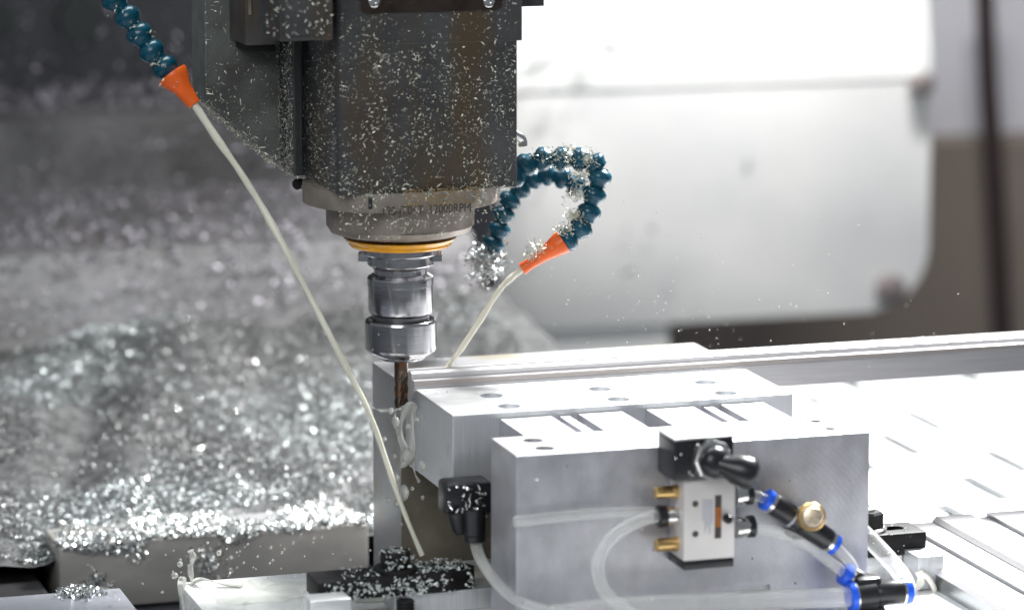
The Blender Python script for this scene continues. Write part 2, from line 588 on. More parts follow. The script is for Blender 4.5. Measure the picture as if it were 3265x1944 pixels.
# ================================================================== CHIP HEAP (left)
def heap_z(x, y):
    t = (y - 0.30) / 0.54
    z = -0.158 + 0.074 * max(0, min(1, t))
    z += 0.020 * noise.noise(Vector((x * 5.5, y * 5.5, 1.3))) + 0.008 * noise.noise(Vector((x * 19, y * 19, 5)))
    # mound on the left flank
    z += 0.030 * math.exp(-((x + 0.27) ** 2 / 0.02 + (y - 0.62) ** 2 / 0.02))
    z += 0.022 * math.exp(-((x + 0.08) ** 2 / 0.006 + (y - 0.80) ** 2 / 0.006))
    edge = min(1, max(0, (x + 0.235 + 0.15 * max(0, y - 0.33) * -2.2) / 0.05))
    return z - 0.02 * (1 - edge)
def heap_bed():
    bm = bmesh.new()
    nx, ny = 90, 70
    g = [[bm.verts.new((-0.62 + 0.92 * i / nx, 0.31 + 0.56 * j / ny, heap_z(-0.62 + 0.92 * i / nx, 0.31 + 0.56 * j / ny))) for j in range(ny + 1)] for i in range(nx + 1)]
    for i in range(nx):
        for j in range(ny):
            bm.faces.new((g[i][j], g[i + 1][j], g[i + 1][j + 1], g[i][j + 1]))
    return bm
hb = build('chip_heap', heap_bed(), 'heap_bed', smooth=60)
tag(hb, 'wide heap of silvery aluminium chips on the left', 'chips', kind='stuff')
P, Q, T = [], [], []
M1, M2 = at(350, 1090, z=-0.09), at(120, 1225, z=-0.10)
for _ in range(112000):
    y = 0.315 + 0.55 * (random.random() ** 1.3)
    x = -0.55 + random.random() * 0.82
    nn = noise.noise(Vector((x * 9, y * 9, 9)))
    if nn < -0.34 and random.random() < 0.8:
        continue
    p = (x, y, heap_z(x, y) + random.random() * 0.004)
    # brighter chips paint light on front edge and left flank, darker ones the shade
    lit_share = 0.30 + 1.1 * noise.noise(Vector((x * 6, y * 6, 21))) + 0.7 * max(0, 1 - (y - 0.315) / 0.13) + 0.6 * max(0, 1 - (x + 0.45) / 0.2) - 0.25 * max(0, (y - 0.5) / 0.3)
    lit_share += 0.9 * math.exp(-((x - M1.x) ** 2 + (y - M1.y) ** 2 * 0.5) / 0.0035) + 0.9 * math.exp(-((x - M2.x) ** 2 + (y - M2.y) ** 2 * 0.5) / 0.005)  # two brighter patches paint the light caught by the mounds
    (P if random.random() < lit_share else Q).append(p)
    if random.random() < 0.006:
        T.append((x, y, p[2] + 0.003))
chips('heap_chips', P, (0, 0, 1), (0.0013, 0.0032), (0.0007, 0.0016), 'chip_heap', hb, lay=0.75, curl=1.4, seed=3)
chips('shade_chips', Q, (0, 0, 1), (0.0014, 0.0036), (0.0007, 0.0017), 'chip_dark', hb, lay=0.75, curl=1.4, seed=13)
chips('chip_curls', T, (0, 0, 1), (0.006, 0.012), (0.0005, 0.0010), 'chip_bright', hb, lay=0.6, curl=2.2, seed=14)

# chips lying on the stepped cover and sticking to the column
P = []
for _ in range(2600):
    x = -0.5 + random.random() * 0.78
    y = 0.90 + random.random() * 0.29
    P.append((x, y, -0.022 + (y - 0.9) / 0.29 * 0.01 + 0.003 + random.random() * 0.004))
for _ in range(900):
    x = -0.4 + random.random() * 0.68
    y = 0.85 + random.random() * 0.05
    P.append((x, y, -0.09 + (y - 0.85) * 1.35 + 0.003))
for _ in range(500):
    P.append((-0.5 + random.random() * 0.78, 1.19, -0.01 + 0.07 * random.random()))
tag(chips('cover_chips', P, (0, -0.4, 1), (0.003, 0.008), (0.0015, 0.003), 'chip_dull', None, lay=0.6, seed=4),
    'aluminium chips scattered over the stepped way cover', 'chips')
P = [(-0.5 + random.random() * 0.95, 1.30, 0.07 + 0.25 * random.random() ** 1.6) for _ in range(900)]
for _ in range(1600):
    x = -0.5 + rnd() * 0.78
    P.append((x, 1.22 + 0.07 * rnd(), 0.066 + 0.055 * rnd() * max(0.1, 0.5 + noise.noise(Vector((x * 9, 3, 1))))))
tag(chips('column_chips', P, (0, -1, 0.2), (0.002, 0.007), (0.001, 0.003), 'chip_dull', None, lay=0.5, seed=5),
    'aluminium chips stuck to the dark machine column', 'chips')

# ================================================================== LEFT VISE BLOCK, PLATES
vb = thing('steel_block', 'brown grey steel block edged with chips in front of the chip heap', 'block')
v0 = at(185, 1742, y=0.30)
build('body', bm_box(v0.x, 0.02, 0.30, 0.36, -0.199, v0.z, 0.003), 'vise_steel', vb, smooth=40)
build('top_ledge', bm_box(v0.x + 0.08, 0.0, 0.322, 0.345, v0.z + 0.0003, v0.z + 0.004, 0.0015), 'rail_aluminium', vb, smooth=40)
P, Nn = [], []
for _ in range(2000):
    x = v0.x + random.random() * (0.03 - v0.x)
    s = noise.noise(Vector((x * 18, 2.2, 0)))
    hang = max(0, s - 0.05) * 0.05 * (0.3 + 0.7 * min(1, (x - v0.x) / 0.06))
    if random.random() < 0.55:
        P.append((x, 0.296 + 0.022 * random.random(), v0.z + 0.001 + 0.006 * random.random()))
    else:
        P.append((x, 0.2985 - 0.004 * random.random(), v0.z + 0.004 - hang * random.random()))
for _ in range(700):
    x = v0.x + 0.01 + rnd() * (0.0 - v0.x)
    if noise.noise(Vector((x * 25, 7, 0))) > -0.15:
        P.append((x, 0.322 + 0.03 * rnd(), v0.z + 0.003 + 0.004 * rnd()))
for cx, cz, s, n in ((0.115, 0.020, 0.007, 90), (0.030, 0.030, 0.006, 60), (0.06, 0.012, 0.004, 20)):
    for _ in range(n):
        P.append((v0.x + cx + random.gauss(0, s), 0.2985, v0.z - cz + random.gauss(0, s)))
chips('ledge_chips', P, (0, -0.5, 0.8), (0.003, 0.006), (0.0015, 0.0035), 'chip_bright', vb, lay=0.9, curl=1.4, seed=6)
# dark machine side left of the block
tag(build('bed_corner', bm_box(-0.9, v0.x - 0.012, 0.26, 0.42, -0.199, -0.176, 0.003), 'black_steel'), 'dark bed corner left of the steel block', None, kind='structure')

p1 = at(383, 1872, z=-0.13)
pl1 = build('corner_plate', bm_box(-0.60, p1.x, -0.25, p1.y, -0.158, -0.13, 0.0015), 'plate_blue_grey', smooth=40)
tag(pl1, 'bluish grey metal plate with a chip pile in the lower left corner', 'plate')
tag(build('plate_foot', bm_box(-0.55, p1.x - 0.02, -0.2, p1.y - 0.03, -0.199, -0.1585), 'black_steel'), 'dark foot under the bluish corner plate', 'foot')
c0 = at(252, 1893, z=-0.13)
P = []
for _ in range(750):
    a, r = random.random() * 6.283, abs(random.gauss(0, 0.5))
    if r > 1.2:
        continue
    P.append((c0.x + math.cos(a) * r * 0.017, c0.y + math.sin(a) * r * 0.017, -0.1298 + 0.0055 * max(0, 1 - r) * random.random() + 0.0008))
tag(chips('chip_pile', P, (0, 0, 1), (0.0022, 0.0045), (0.001, 0.0022), 'chip_bright', None, lay=0.8, curl=1.4, seed=8),
    'small pile of shiny chips on the bluish corner plate', 'chips')
P = [(p1.x - random.random() * 0.12, p1.y - random.random() * 0.07, -0.1296) for _ in range(60)]
chips('loose_chips', P, (0, 0, 1), (0.001, 0.004), (0.0004, 0.001), 'chip_pale', pl1, lay=0.15, seed=9)

p2 = at(570, 1855, z=-0.13)
base = thing('base_plate', 'wet light metal base plate carrying the clamping fixture', 'plate')
build('slab', bm_box(p2.x, 0.338, -0.34, p2.y, -0.160, -0.13, 0.0015), 'plate_wet', base, smooth=40)
build('underside', bm_box(p2.x + 0.025, 0.325, -0.32, p2.y - 0.02, -0.199, -0.1605), 'black_steel', base)
P = [(p2.x + random.random() * 0.15, p2.y - random.random() * 0.12, -0.1296) for _ in range(160)]
chips('loose_chips', P, (0, 0, 1), (0.001, 0.004), (0.0004, 0.001), 'chip_pale', base, lay=0.15, seed=10)

# coolant lying on the plate, splashing at its corner
def puddle(cx, cy, rx, ry, z, seed):
    bm = bmesh.new()
    c = bm.verts.new((cx, cy, z + 0.0016))
    ring0, ring1 = [], []
    n = 56
    for i in range(n):
        a = 2 * math.pi * i / n
        k = 1 + 0.35 * noise.noise(Vector((math.cos(a) * 1.8, math.sin(a) * 1.8, seed))) + 0.16 * noise.noise(Vector((math.cos(a) * 6, math.sin(a) * 6, seed)))
        ring0.append(bm.verts.new((cx + 0.88 * k * rx * math.cos(a), cy + 0.88 * k * ry * math.sin(a), z + 0.0014 + 0.0006 * noise.noise(Vector((a * 3, seed, 0))))))
        ring1.append(bm.verts.new((cx + k * rx * math.cos(a), cy + k * ry * math.sin(a), z + 0.0002)))
    for i in range(n):
        j = (i + 1) % n
        bm.faces.new((c, ring0[i], ring0[j]))
        bm.faces.new((ring0[i], ring1[i], ring1[j], ring0[j]))
    return bm
tag(build('coolant_puddle', puddle(-0.125, 0.060, 0.036, 0.028, -0.13, 2.2), 'coolant_film', smooth=60), 'milky coolant puddle splashing at the edge of the base plate', 'coolant', kind='stuff')
bm = bmesh.new()
q = at(612, 1850, z=-0.128)
bm_tube([q + Vector((0.0, 0, 0)), q + Vector((-0.001, 0, 0.009)), q + Vector((0.001, 0, 0.017)), q + Vector((-0.0005, 0, 0.022))], lambda t: 0.0009 + 0.0008 * t + 0.0011 * abs(math.sin(t * 7)), 10, bm)
bm_tube([q + Vector((0.0, 0.0, -0.001)), q + Vector((0.006, -0.01, 0.003)), q + Vector((0.016, -0.02, 0.002)), q + Vector((0.03, -0.028, 0.001))], lambda t: 0.0012 + 0.0008 * math.sin(t * 9), 10, bm)
bm_tube([q + Vector((-0.008, -0.005, 0.004)), q + Vector((-0.010, -0.012, -0.006)), q + Vector((-0.008, -0.02, -0.02)), q + Vector((-0.006, -0.03, -0.03))], lambda t: 0.0012 + 0.0020 * abs(math.sin(t * 5 + 1)), 10, bm)
for dx, dz, r in ((-0.008, 0.012, 0.0022), (0.02, 0.018, 0.0020), (0.012, 0.026, 0.001), (-0.012, 0.004, 0.0026)):
    bmesh.ops.create_icosphere(bm, subdivisions=2, radius=r, matrix=Matrix.Translation(q + Vector((dx, 0.002, dz))))
tag(build('coolant_splash', bm, 'coolant_thin', smooth=80), 'milky coolant splash jumping off the left corner of the base plate', 'coolant', kind='stuff')

# ================================================================== FIXTURE BLOCKS
W = 0.2515
# --- middle block with six holes
mid = thing('middle_block', 'milled aluminium clamping block with six round holes in its bright top', 'block')
mb = build('body', bm_box(0, W, 0, 0.0943, -0.059, 0, 0.0007), 'milled_aluminium', mid)
holes = []
for (u, v) in ((1196, 962), (1238, 988), (1459, 946), (1505, 971), (1717, 930), (1766, 956)):
    p = at(u * 1.3102, v * 1.3102, z=0)
    holes.append(bm_lathe((p.x, p.y, -0.050), (0, 0, 1), [(0, 0.0081), (0.06, 0.0081)], 40))
cut(mb, holes)
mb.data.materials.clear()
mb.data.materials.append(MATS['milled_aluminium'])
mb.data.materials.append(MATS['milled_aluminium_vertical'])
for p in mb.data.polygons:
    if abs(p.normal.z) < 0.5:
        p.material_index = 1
build('support_foot', bm_box(0.085, 0.24, 0.012, 0.085, -0.1295, -0.0595), 'milled_aluminium_vertical', mid)
build('jaw_plate', bm_box(0.0003, W, 0.0953, 0.1205, -0.060, -0.0158, 0.0006), 'milled_aluminium_vertical', mid)

# --- front block
B0, B1 = 0.0095, 0.261
fb = thing('front_block', 'large smooth aluminium block in front carrying the valve', 'block')
bo = build('body', bm_box(B0, B1, -0.116, -0.0588, -0.1295, -0.004, 0.0008), 'milled_aluminium', fb)
cs = []
scr = []
for (u, v) in ((1297, 1071), (1326, 1090), (1985, 1024), (2020, 1042)):
    p = at(u * 1.3102, v * 1.3102, z=-0.004)
    scr.append(p)
    cs.append(bm_lathe((p.x, p.y, -0.020), (0, 0, 1), [(0, 0.0068), (0.03, 0.0068)], 32))
q = at(2410, 1877, y=-0.116)
cs.append(bm_box(q.x - 0.0105, q.x + 0.0105, -0.119, -0.112, q.z - 0.0025, q.z + 0.0025, 0.0006))
cut(bo, cs)
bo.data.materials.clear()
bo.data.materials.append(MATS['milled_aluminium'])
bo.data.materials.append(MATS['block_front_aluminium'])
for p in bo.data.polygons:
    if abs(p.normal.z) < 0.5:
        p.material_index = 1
for i, p in enumerate(scr):
    top = -0.0042 if i > 1 else -0.010
    s = build('cap_screw', bm_lathe((p.x, p.y, -0.0195), (0, 0, 1), [(0, 0.0060), (top + 0.0185, 0.0060), (top + 0.0195, 0.0055), (top + 0.0195, 0.0034), (top + 0.0155, 0.0032)], 24), 'chrome' if i > 1 else 'black_steel', fb, smooth=40)
    build('hex_socket', bm_lathe((p.x, p.y, top - 0.004 + 0.0002), (0, 0, 1), [(0, 0.0032), (0.0004, 0.0032)], 6), 'pit_dark', s)

# --- two grooved slide plates between the blocks
def slide(u0, u1, r0, r1, u2, u3, label):
    X = lambda u: at(u, 1315, y=-0.002).x
    x0, x1, a, b, x2, x3 = X(u0), X(u1), X(r0), X(r1), X(u2), X(u3)
    zt, zg, zb = -0.0042, -0.019, -0.026
    poly = [(x0, zb), (x0, zt), (x1, zt), (x1, zg), (a, zg), (a, zt - 0.0008), (b, zt - 0.0008), (b, zg), (x2 + 0.002, zg), (x2 + 0.002, zt), (x3, zt), (x3, zb)]
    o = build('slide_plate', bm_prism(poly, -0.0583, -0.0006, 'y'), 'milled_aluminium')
    o.data.materials.append(MATS['block_front_aluminium'])  # darker aluminium on upright faces paints the shade in the grooves
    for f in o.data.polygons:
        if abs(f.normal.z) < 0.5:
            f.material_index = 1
    return tag(o, label, 'plate', 'grooved slide plates between the blocks')
slide(1595, 1757, 1784, 1816, 1836, 1983, 'left grooved aluminium slide plate between middle and front block')
slide(2061, 2211, 2242, 2272, 2290, 2431, 'right grooved aluminium slide plate between middle and front block')
tag(build('gap_filler', bm_box(0.045, 0.245, -0.0570, -0.0015, -0.1295, -0.0265), 'black_steel'), 'dark cross piece under the two slide plates', 'support')

# --- rear block
rb = build('rear_block', bm_box(-0.003, W, 0.1242, 0.2005, -0.199, 0, 0.0008), 'rear_aluminium', smooth=40)
tag(rb, 'tall aluminium rear block behind the end mill, its lower front painted brown as shade', 'block')

build('shaded_face', bm_box(-0.0026, W - 0.001, 0.1236, 0.1241, -0.198, -0.0605), 'shade_brown', rb)  # thin brown plate paints the shade below the middle block
# --- workpiece: long extruded rail
sec = [(0.0957, -0.0155), (0.0957, 0.0012), (0.0966, 0.0020), (0.0966, 0.0052), (0.1035, 0.0056), (0.1035, 0.0092), (0.1060, 0.0104), (0.1090, 0.0104),
       (0.1096, 0.0094), (0.1120, 0.0094), (0.1126, 0.0104), (0.1180, 0.0104), (0.1238, 0.0060), (0.1238, -0.0155)]
wp = build('aluminium_rail', bm_prism(sec, 0.0, 0.75, 'x'), 'rail_aluminium')
tag(wp, 'long extruded aluminium rail being milled at its left end', 'rail')
g = wp.data
g.materials.append(MATS['grooved_aluminium'])
for p in g.polygons:
    c = p.center
    if p.normal.y < -0.7 and c.z > 0.0015 and c.z < 0.0055 and c.y < 0.10:
        p.material_index = 1
for zz in (0.0026, 0.0034, 0.0043):
    build('saw_line', bm_box(0.0006, 0.7, 0.09645, 0.0967, zz, zz + 0.00028), 'grooved_aluminium', wp)
bm = bmesh.new()
for i in range(7):
    z0 = 0.004 - i * 0.0028
    bm_tube([(0.0002, 0.0975, z0), (-0.0016, 0.0965 + random.random() * 0.001, z0 - 0.001), (-0.0008 + random.random() * 0.002, 0.0952, z0 - 0.003)], 0.00022, 5, bm, per=3)
build('cut_burr', bm, 'chip_bright', wp)

# ================================================================== SPINDLE HEAD
AX, AY = -0.0073, 0.105
head = thing('spindle_head', 'dark machine spindle head speckled with pale chips hanging from above', 'spindle head')
FY = 0.049
xr = at(1649, 600, y=FY).x
zb = at(1649, 597, y=FY).z
xl = xe = -0.0668
yb = 0.146
plan = [(xr, FY), (xr, 0.24), (-0.055, 0.24), (-0.055, yb), (xl, yb), (xl, FY + 0.005)]
for k in range(1, 5):
    t = k / 5 * math.pi / 2
    plan.append((xl + 0.005 * (1 - math.cos(t)), FY + 0.005 * (1 - math.sin(t))))
plan.append((xl + 0.005, FY))
hb_o = build('housing', bm_prism(plan, zb, 0.42, 'z', bev=0.0009), 'head_paint', head, smooth=30)
zs = at(1660, 130, y=FY).z
build('upper_housing', bm_box(xl + 0.03, xr + 0.0035, FY - 0.0004, 0.235, zs, 0.421, 0.0006), 'head_paint', head)
# left side block with two dark slots
SX = -0.0738
build('side_block', bm_box(SX, -0.0552, yb + 0.0006, 0.190, zb + 0.0004, 0.42, 0.0006), 'head_paint', head)
for u, w_ in ((903, 8), (951, 7)):
    a, b = at(u - w_, 400, x=SX).y, at(u + w_, 400, x=SX).y
    build('side_slot', bm_box(SX - 0.0004, SX + 0.001, min(a, b), max(a, b), zb + 0.004, 0.41), 'pit_dark', head)
q = at(958, 585, x=-0.064)
build('side_screw', bm_lathe(q, (-0.6, -0.6, 0), [(0, 0.004), (0.005, 0.004), (0.007, 0.002)], 16), 'black_steel', head, smooth=40)
# wing of the head casting behind, with slanted lower edge
WY = 0.1905
w0 = at(655, 325, y=WY)
w1 = at(895, 530, y=WY)
w2 = at(655, 0, y=WY)
build('head_wing', bm_prism([(w0.x, w0.z), (w1.x, w1.z), (w1.x + 0.02, w1.z), (w1.x + 0.02, 0.42), (w2.x, 0.42)], WY, 0.235, 'y', bev=0.0012), 'head_side_paint', head)
# blocks at the top left of the housing
def front_box(name, u0, u1, v1, y, depth, mat, bev=0.001):
    a, b = at(u0, v1, y=y), at(u1, v1, y=y)
    return build(name, bm_box(a.x, b.x, y, y + depth, min(a.z, b.z), 0.42, bev), mat, head, smooth=40)
front_box('switch_box', 892, 1062, 128, FY - 0.020, 0.05, 'head_paint')
front_box('switch_box_lid', 905, 1040, 112, FY - 0.0225, 0.0022, 'head_paint')
front_box('cable_box', 783, 885, 143, 0.135, 0.05, 'head_paint')
front_box('cable_box_shadow', 790, 880, 166, 0.150, 0.038, 'black_steel')  # black box painted in for the shadow under the cable box
a = at(797, 30, y=0.133)
build('edge_trim', bm_box(a.x - 0.001, a.x + 0.001, 0.1332, 0.1348, a.z - 0.004, 0.42), 'nose_steel', head)
# recessed name plate with two screws along the top
a, b = at(1150, 44, y=FY), at(1600, 30, y=FY)
npb = bm_prism([(a.x, 0.41), (a.x, a.z + 0.004), (a.x + 0.0012, a.z + 0.0012), (a.x + 0.004, a.z), (b.x - 0.004, a.z), (b.x - 0.0012, a.z + 0.0012), (b.x, a.z + 0.004), (b.x, 0.41)], FY - 0.0016, FY - 0.0005, 'y')
npo = build('name_plate', npb, 'name_plate', head)
for u in (1192, 1558):
    q = at(u, 6, y=FY - 0.002)
    s = build('plate_screw', bm_lathe((q.x, FY - 0.0017, q.z), (0, -1, 0), [(0, 0.0042), (0.0016, 0.0040), (0.0022, 0.0030), (0.0022, 0.0014), (0.0008, 0.0012)], 24), 'chrome', npo, smooth=40)
a, b = at(1672, 22, y=0.10), at(1735, 22, y=0.10)
build('side_bracket', bm_box(a.x - 0.02, b.x, 0.10, 0.13, a.z, 0.42, 0.0006), 'head_paint', head)
# small fitting on the right side
q = at(1655, 440, y=0.13)
build('hose_elbow', bm_tube([q + Vector((-0.006, 0, 0.004)), q + Vector((0.002, 0, -0.001)), q + Vector((0.003, 0, -0.006))], 0.0035, 8), 'chrome', head, smooth=40)

# --- spindle nose: stepped round flange with flat lettered front
nose_top = zb + 0.001
R1, R2 = 0.0690, 0.0525
Z1 = at(968, 650, y=AY).z
Z2 = at(1040, 742, y=AY).z
def round_flat(r, flat, n=96):
    pts = []
    for i in range(n):
        t = 2 * math.pi * i / n
        x, y = r * math.cos(t), r * math.sin(t)
        pts.append((AX + x, AY + max(y, -flat)))
    out = []
    for p in pts:
        if not out or (abs(p[0] - out[-1][0]) + abs(p[1] - out[-1][1])) > 1e-5:
            out.append(p)
    return out
nose = build('nose_flange', bm_prism(round_flat(R1, 0.0580), Z1, zb - 0.0003, 'z', bev=0.0006), 'nose_steel', head, smooth=25)
build('lower_flange', bm_prism(round_flat(R2, 0.0500), Z2 + 0.004, Z1 - 0.0002, 'z', bev=0.0006), 'nose_steel', head, smooth=25)
build('lower_rim', bm_lathe((AX, AY, Z2 + 0.0038), (0, 0, -1), [(0, R2 - 0.0008), (0.004, R2 - 0.0025), (0.0065, 0.0420)], 80), 'nose_steel', head, smooth=30)
fy1 = AY - 0.0580
a = at(1181, 660, y=fy1)
build('flange_groove_shadow', bm_box(a.x - 0.0013, a.x + 0.0013, fy1 - 0.0004, fy1 + 0.001, Z1 + 0.003, zb - 0.002), 'pit_dark', nose)  # dark strip paints the shadow line of a groove
a = at(1215, 688, y=fy1)
text_part('engraved_text', '190-JT05T  12000RPM', 0.0088, (a.x, fy1 - 0.0001, a.z), 'engraving', nose, sx=0.80)
a = at(1290, 656, y=fy1)
text_part('engraved_logo', 'ENESO', 0.0155, (a.x, fy1 - 0.0001, a.z), 'logo_engraving', nose, outline=True, sx=1.15)
build('amber_seal', bm_lathe((AX, AY, 0), (0, 0, 1), [(0.1025, 0.0300), (0.1025, 0.0352), (0.1038, 0.0366), (0.1052, 0.0366), (0.1058, 0.0378), (0.1072, 0.0392), (0.1086, 0.0400), (0.1086, 0.030)], 80), 'amber_seal', head, smooth=40)
build('spindle_face', bm_lathe((AX, AY, 0), (0, 0, 1), [(0.0968, 0.024), (0.0968, 0.0272), (0.0976, 0.0279), (0.1030, 0.0279)], 72), 'polished_steel', head, smooth=30)
for s in (-1, 1):
    cxk = AX + s * 0.0262 * RIGHT.x
    cyk = AY + s * 0.0262 * RIGHT.y
    kb = bm_box(-0.0035, 0.0035, -0.006, 0.006, 0.0915, 0.0972, 0.0004)
    bmesh.ops.transform(kb, matrix=Matrix.Translation((cxk, cyk, 0)) @ Matrix.Rotation(-YAW, 4, 'Z'), verts=kb.verts)
    build('drive_key', kb, 'polished_steel', head)

# chips on the head
P, Nn = [], []
def on_front(n, lo, hi):
    k = 0
    while k < n:
        x = xe + 0.001 + random.random() * (xr - xe - 0.002)
        z = zb + 0.001 + (random.random()) * 0.165
        d = 0.42 + 0.75 * noise.noise(Vector((x * 34, z * 22, 3))) + 0.35 * noise.noise(Vector((x * 90, z * 60, 8))) + 0.15 * (x - xe) / (xr - xe)
        d += 0.5 * max(0, 1 - (z - zb) / 0.02)
        if z > zb + 0.10:
            d *= 0.5
        if random.random() < d:
            P.append((x, FY - 0.0004, z))
            Nn.append((0, -1, 0.15))
            k += 1
on_front(1450, 0, 1)
chips('stuck_chips', P, Nn, (0.0007, 0.0022), (0.0003, 0.0008), 'chip_pale', head, lay=0.45, curl=1.0, seed=21)
P, Nn = [], []
on_front(2600, 0, 1)
chips('fine_dust', P, Nn, (0.0003, 0.0009), (0.0002, 0.0005), 'chip_tan', head, lay=0.6, curl=1.0, seed=26)
P, Nn = [], []
on_front(150, 0, 1)
chips('long_slivers', P, Nn, (0.0025, 0.0048), (0.00015, 0.0004), 'chip_pale', head, lay=0.3, curl=1.6, seed=27)
P, Nn = [], []
on_front(190, 0, 1)
chips('large_chips', P, Nn, (0.0018, 0.0030), (0.0008, 0.0013), 'chip_pale', head, lay=0.5, curl=1.0, seed=28)
P, Nn = [], []
for _ in range(2600):   # left face and slotted side block: denser and finer
    y, z = FY + 0.003 + rnd() * (yb - FY - 0.004), zb + rnd() ** 1.3 * 0.15
    if rnd() < 0.55 + 0.7 * noise.noise(Vector((y * 40, z * 30, 5))):
        P.append((xl - 0.0004, y, z))
        Nn.append((-1, -0.2, 0))
for _ in range(1500):
    P.append((SX - 0.0006, yb + 0.001 + rnd() * 0.043, zb + rnd() ** 1.2 * 0.13))
    Nn.append((-1, -0.3, 0))
for _ in range(300):     # fringe under the side block
    P.append((SX + rnd() * 0.012, yb + rnd() * 0.042, zb - 0.0005 + random.gauss(0, 0.001)))
    Nn.append((-0.5, -0.5, -0.5))
chips('fine_chips', P, Nn, (0.0007, 0.0022), (0.0002, 0.00055), 'chip_pale', head, lay=0.4, curl=1.0, seed=22)
P = []
for _ in range(1100):
    u = 655 + random.random() * 240
    v = random.random() * 530
    p = at(u, v, y=WY - 0.0006)
    lim = 325 + (u - 655) * 0.85
    if v < lim and (random.random() < 0.25 + 0.75 * max(0, 1 - (lim - v) / 120)):
        P.append(tuple(p))
for _ in range(900):     # fringe along the slanted lower edge
    t = random.random()
    p = w0.lerp(w1, t)
    P.append((p.x + random.gauss(0, 0.0015), WY + random.random() * 0.03, p.z + random.gauss(0, 0.002)))
chips('wing_chips', P, (0, -1, 0), (0.001, 0.0034), (0.0003, 0.0009), 'chip_pale', head, lay=0.7, curl=1.2, seed=23)
P = []
for _ in range(420):
    r = random.choice([0, 0, 1, 2])
    if r == 0:
        P.append((AX - 0.06 + random.random() * 0.12, fy1 - 0.0005, zb - random.random() * 0.024))
    elif r == 1:
        P.append((AX - 0.045 + random.random() * 0.09, AY - 0.0505, Z1 - random.random() * 0.02))
    else:
        P.append((xe + random.random() * (xr - xe), FY - 0.0006 - random.random() * 0.002, zb + random.gauss(0, 0.0015)))
chips('nose_chips', P, (0, -1, 0), (0.0010, 0.0032), (0.0004, 0.001), 'chip_pale', head, lay=0.5, curl=1.2, seed=24)
P = [(at(850 + random.random() * 210, random.random() * 118, y=FY - 0.0232)) for _ in range(70)]
chips('box_chips', [tuple(p) for p in P], (0, -1, 0), (0.0010, 0.0030), (0.0005, 0.0012), 'chip_pale', head, lay=0.4, seed=25)

# ================================================================== TOOL HOLDER AND END MILL
th = thing('tool_holder', 'polished steel collet tool holder gripped in the spindle', 'tool holder')
def lat(name, prof, mat, sm=16, n=96):
    return build(name, bm_lathe((AX, AY, 0), (0, 0, 1), prof, n), mat, th, smooth=sm)
lat('flange', [(0.0860, 0.0190), (0.0868, 0.0203), (0.0888, 0.0232), (0.0896, 0.0237), (0.0955, 0.0237), (0.0962, 0.0232), (0.0962, 0.020)], 'polished_steel')
lat('flange_neck', [(0.0962, 0.0205), (0.0970, 0.0205)], 'black_steel')
lat('gripper_groove', [(0.0826, 0.0190), (0.0862, 0.0190)], 'polished_steel')
bodyp = [(0.0528, 0.0200), (0.0534, 0.0212), (0.0548, 0.0226), (0.0572, 0.0232), (0.0742, 0.0232), (0.0745, 0.0229), (0.0749, 0.0229), (0.0752, 0.0237), (0.0794, 0.0237), (0.0803, 0.0232), (0.0828, 0.0192)]
lat('body', bodyp, 'polished_steel')
tp = [(0.0440, 0.0196)]
z = 0.0445
while z < 0.0522:
    tp += [(z, 0.0204), (z + 0.0006, 0.0204), (z + 0.0009, 0.0197), (z + 0.0012, 0.0197)]
    z += 0.0015
tp.append((0.0530, 0.0198))
lat('thread', tp, 'thread_steel', 20)
lat('collet_nut', [(0.0210, 0.006), (0.0210, 0.0165), (0.0222, 0.0178), (0.0226, 0.0178), (0.0240, 0.0205), (0.0262, 0.0238), (0.0275, 0.0251), (0.0292, 0.0256), (0.0478, 0.0256), (0.0492, 0.0250), (0.0498, 0.0240), (0.0498, 0.0214), (0.0455, 0.0210)], 'polished_steel')

em = thing('end_mill', 'dark slim end mill under the collet nut cutting the rail end', 'end mill')
build('shank', bm_lathe((AX, AY, 0), (0, 0, 1), [(0.0080, 0.0047), (0.0092, 0.0049), (0.0215, 0.0049)], 32), 'dark_carbide', em, smooth=40)
def flutes():
    bm = bmesh.new()
    n, m = 48, 40
    rings = []
    for j in range(m + 1):
        z = -0.0150 + j / m * 0.0232
        tw = z * 165
        ring = []
        for i in range(n):
            a = 2 * math.pi * i / n
            s = math.fmod((a * 4 / (2 * math.pi)) + 40, 1.0)
            r = 0.0050 * (0.72 + 0.28 * (1 - s) ** 0.55)
            ring.append(bm.verts.new((AX + r * math.cos(a + tw), AY + r * math.sin(a + tw), z)))
        rings.append(ring)
    for A, B in zip(rings, rings[1:]):
        for i in range(n):
            bm.faces.new((A[i], A[(i + 1) % n], B[(i + 1) % n], B[i]))
    bm.faces.new(rings[0])
    bm.faces.new(rings[-1])
    return bm
build('flutes', flutes(), 'dark_carbide', em, smooth=35)

